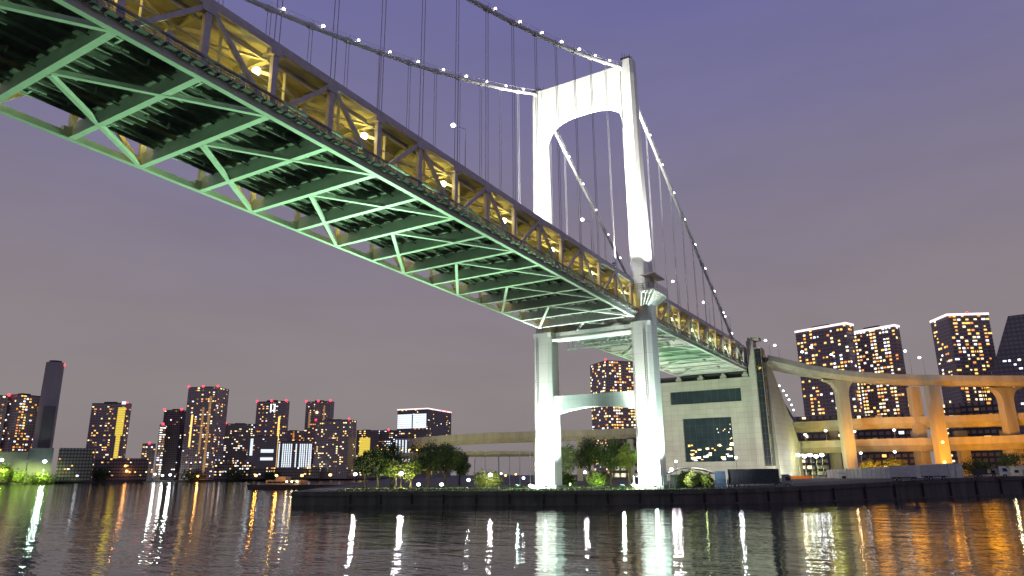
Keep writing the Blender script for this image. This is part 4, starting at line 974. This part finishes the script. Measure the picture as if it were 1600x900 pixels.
def wheel(B, x, y, r, wd=.35):
    B.tube([(x,y-wd/2,r),(x,y+wd/2,r)], r, 14)
def lorry(label, px0, px1, py, body, bmat, cabm, D, hbody=3.2, cab=True, group=None):
    a = atD(px0, py, D); b_ = atD(px1, py, D); d = b_-a; ln = math.hypot(d.x,d.y); rot = math.atan2(d.y,d.x); z = gz((a.x+b_.x)/2)
    T = thing('lorry', label, 'lorry', (a.x,a.y,z), group, rot)
    lb = ln-(2.6 if cab else 0)
    B = MB(); B.box(0,0,.95,ln-.3,.25,1.2); B.box(0,2.0,.95,ln-.3,2.25,1.2)
    for x in (.2, lb*.5, lb-.5): B.box(x,.25,.98,x+.15,2.0,1.17)
    B.build('chassis', DARKM, T, local=True)
    if body:
        B = MB(); B.box(0,-.1,1.21,lb-.4,2.4,1.21+hbody)
        bo = B.build('cargo_box', bmat, T, local=True)
        B = MB()
        for k in range(int(lb/1.2)): B.box(.3+k*1.2,-.16,1.3,.38+k*1.2,-.104,1.15+hbody)
        B.box(0,-.14,1.21+hbody-.12,lb-.4,-.104,1.2+hbody); B.build('side_rib', bmat, bo, local=True)
    else:
        MB().box(0,-.1,1.21,lb-.5,2.4,1.4).build('flatbed', DARKM, T, local=True)
        MB().box(.3,.1,1.41,lb*.6,2.1,2.7).build('covered_load', bmat, T, local=True)
    if cab:
        B = MB(); pr = [(ln-2.4,.6),(ln,.6),(ln,1.7),(ln-.25,3.0),(ln-.7,3.35),(ln-2.4,3.35)]
        B.loft([[(x,-.08,zz) for x, zz in pr],[(x,2.38,zz) for x, zz in pr]]); cb_ = B.build('cab', cabm, T, local=True)
        B = MB(); B.add([(ln-1.5,-.1,1.75),(ln-.25,-.1,1.75),(ln-.55,-.1,2.75),(ln-1.5,-.1,2.75)],[(0,1,2,3)]); B.box(ln-1.48,-.098,1.77,ln-.6,-.09,2.7); B.build('side_window', GLASSD, cb_, local=True)
        B = MB(); B.add([(ln+.012,.15,1.75),(ln+.012,2.15,1.75),(ln-.2,2.15,2.9),(ln-.2,.15,2.9)],[(0,1,2,3)]); B.build('windscreen', GLASSD, cb_, local=True)
        for y in (.25, 2.0): MB().ball((ln+.02,y,1.0),.14,8,6).build('headlight', PALE, cb_, local=True)
    for x in ([1.0,2.1,lb-1.3,ln-1.1] if cab else [1.0,2.1,lb-1.3]):
        for y in (.0, 2.25):
            B = MB(); wheel(B, x, y, .52); wh = B.build('wheel', BLACKR, T, local=True); B = MB(); B.tube([(x,y-.19,.52),(x,y-.177,.52)],.25,10); B.build('rim', GREYM, wh, local=True)
    return T
NAVY = mat('dark_navy_panel',(.03,.035,.05),.5,.25,.8); BLUE = mat('blue_container_paint',(.05,.09,.16),.5,.2,.8); CABG = mat('grey_cab_paint',(.22,.22,.25),.4,.1,1); CABW = mat('white_cab_paint',(.75,.75,.74),.4,.06,1)
lorry('long dark box lorry with a grey cab parked on the quay before the anchorage', 1139, 1238, 760, True, NAVY, CABG, 206, 3.6)
cp = atD(1118, 760, 205); cq = atD(1136.5, 760, 205)
T = thing('shipping_container', 'short blue container standing at the tail of the dark box lorry', 'container', (cp.x,cp.y,gz(cp.x)), None, math.atan2(cq.y-cp.y,cq.x-cp.x))
lc = (cq-cp).length
MB().box(0,0,.15,lc,2.4,4.4).build('shell', BLUE, T, local=True)
B = MB()
for k in range(6): B.box(.1+k*(lc-.3)/5.,-.06,.25,.2+k*(lc-.3)/5.,-.004,4.3)
B.build('rib', BLUE, T, local=True); MB().box(lc-.18,-.1,.05,lc-.02,-.064,4.4).build('corner_post', PALE, T, local=True)
lorry('white cab flatbed truck with a dark covered load at the right end of the quay', 1520, 1579, 751, False, DARKM, CABW, 262, group=None)
PALEB = mat('faded_white_trailer', (.50,.48,.50), .6, .18, .7)
for px0, px1, hb, lab in ((1392,1436,3.0,'faded white box trailer without a cab parked on the quay, left one of the pair'),(1441,1484,2.7,'faded white box trailer without a cab parked on the quay, right one of the pair')):
    lorry(lab, px0, px1, 750, True, PALEB, CABG, 224, hb, False, 'box trailers on the quay')
# pale hoarding of panels
Hh = thing('site_hoarding', 'long pale grey panel hoarding behind the quay road below the expressway', 'fence', (60,130,4))
hp = [atD(px,740,D) for px, D in ((1292,300),(1340,285),(1400,274),(1460,268),(1505,266))]
B = MB(); Pp = MB()
for a, b_ in zip(hp[:-1], hp[1:]):
    n_ = max(2, int((b_-a).length/2.0))
    for k in range(n_):
        p = a+(b_-a)*(k/n_); q = a+(b_-a)*((k+.97)/n_); z = gz(p.x)
        B.add([(p.x,p.y,z),(q.x,q.y,z),(q.x,q.y,z+4.6),(p.x,p.y,z+4.6),(p.x-.05,p.y+.08,z),(q.x-.05,q.y+.08,z),(q.x-.05,q.y+.08,z+4.6),(p.x-.05,p.y+.08,z+4.6)],
              [(0,1,2,3),(7,6,5,4),(3,2,6,7),(1,5,6,2),(4,0,3,7)])
        Pp.box(p.x-.06,p.y-.2,z,p.x+.06,p.y-.06,z+4.75)
B.build('panel', PALE, Hh); Pp.build('post', GREYM, Hh)
for k, (px, D, hh, lab) in enumerate(((1322,292,3.0,'pale site cabin in front of the hoarding near the first ramp pier'),(1592,300,3.4,'white lit site cabin at the right edge beyond the truck'),(1555,305,2.8,'low cream site cabin beyond the white cab truck'))):
    c = atD(px, 742, D); z = gz(c.x); T = thing('site_cabin', lab, 'cabin', (c.x,c.y,z), 'cabins in the yard', .5)
    MB().box(-3,-1.2,.2,3,1.2,hh).build('shell', PALE, T, local=True); MB().box(-3.1,-1.3,hh,3.1,1.3,hh+.15).build('roof', GREYM, T, local=True)
    MB().box(-2,-1.26,1.2,-.6,-1.204,2.1).build('window', GLASSD, T, local=True); MB().box(.6,-1.26,.2,1.5,-1.204,2.2).build('door', GREYM, T, local=True)
point(atD(1575,715,290), 700, (1,.9,.5), .3); point(atD(1330,715,285), 250, (1,.85,.5), .3)
# orange barrier near the lorry
c = atD(1248,734,300); T = thing('road_barrier', 'orange plastic road barrier row behind the lorry cab', 'barrier', (c.x,c.y,gz(c.x)), None, .6)
MB().box(-5,-.3,0,5,.3,.35).build('foot', DARKM, T, local=True); MB().box(-5,-.12,.36,5,.12,2.6).build('panel', mat('orange_plastic',(.75,.22,.03),.6,.1,1), T, local=True)
point(atD(1248,725,296), 500, (1,.5,.15), .3)

# ------------------------------------------------------------------ barge on the left with orange lamps
c = atD(455, 759, 470); ba = atD(386,759,480); bb = atD(556,757,410); rot = math.atan2(bb.y-ba.y,bb.x-ba.x); ln = math.hypot(bb.x-ba.x,bb.y-ba.y)
T = thing('work_barge', 'long low dark barge carrying orange lamps, moored left of the quay tip', 'barge', (ba.x,ba.y,0), None, rot)
B = MB(); pr = [(2,-1.0),(ln-2,-1.0),(ln,2.0),(ln,2.5),(-1,2.5),(0,1.6)]
B.loft([[(x,0,z) for x, z in pr],[(x,14,z) for x, z in pr]]); B.build('hull', mat('barge_hull',(.05,.04,.035),.7,.3,.3), T, local=True)
B = MB(); B.box(ln*.12,5,2.51,ln*.45,11,5.2); B.box(ln*.2,6,5.2,ln*.3,10,7.2); dh = B.build('deck_house', mat('barge_house',(.35,.30,.25),.7,.2,.3), T, local=True)
MB().box(ln*.14,4.9,3.4,ln*.42,4.996,4.4).build('window', GLASSD, dh, local=True)
B = MB()
for k in range(40): x = ln*k/40; B.box(x,.2,2.5,x+.08,.28,3.5)
B.box(0,.2,3.42,ln,.28,3.5); B.build('railing', DARKM, T, local=True)
for k, (px, py) in enumerate(((400,743),(432,743),(472,743),(516,742))):
    t = (px-386)/170; D = 478-t*66; q = atD(px,py,D)
    lamp_post((q.x,q.y,2.5),q.z-2.5,0,f'orange lamp on a pole standing on the barge, {ORD[k]} from its left end','orange lamps on the barge',LORANGE,5200,(1,.42,.06),.85,pole=DARKM)
for k, px in enumerate((448,456,464)):
    q = atD(px,752.5,452); lamp_post((q.x,q.y,2.5),q.z-2.5 if q.z > 3.2 else 1,0,f'low peach deck lamp on the barge between the taller ones, {ORD[k]} from the left','low deck lamps on the barge',LWARM,900,(1,.7,.35),.6,pole=DARKM)
for px, ty in ((3,738),(34,744),(66,746)): spot(atD(px,736,1236), atD(px,ty,1262), 170000, (.75,1,.25), 90, .9, 1)  # added spots that brighten the bank bushes beyond their lamps
# far bank lamps
for px, py, D, gm, pw, r, cl_, lab in ((3,719,1250,LGREEN,70000,2.4,(.85,1,.5),'green white lamp over the lit bushes at the left picture edge'),(70,721,1242,LGREEN,90000,2.8,(.6,1,.85),'teal white lamp on a pale pole on the far bank'),
      (242,741,1395,LCOOL,14000,2,(.95,1,.9),'left of three white lamps on the far bank below the dark rounded tower'),(254,743,1395,LCOOL,14000,2,(.95,1,.85),'middle of three white lamps on the far bank below the dark rounded tower'),(266,742,1395,LCOOL,26000,2.3,(.9,1,.85),'right of three white lamps on the far bank below the dark rounded tower'),
      (196,728,1380,LORANGE,14000,2,(1,.4,.1),'orange lamp on the far bank under the strip lit tower'),(198,736,1375,LORANGE,14000,2,(1,.35,.1),'lower orange lamp on the far bank under the strip lit tower'),(309,744,1395,LORANGE,12000,1.9,(1,.4,.1),'orange lamp on the far bank below the tallest tower'),(228,719,1385,LGREEN,0,1.4,(.8,1,.9),'pale lamp left of the three white lamps on the far bank')):
    q = atD(px, py, D); lamp_post((q.x,q.y,2.6),max(2,q.z-2.6),0,lab,'lamps on the far bank',gm,pw,cl_,r,pole=PALE)
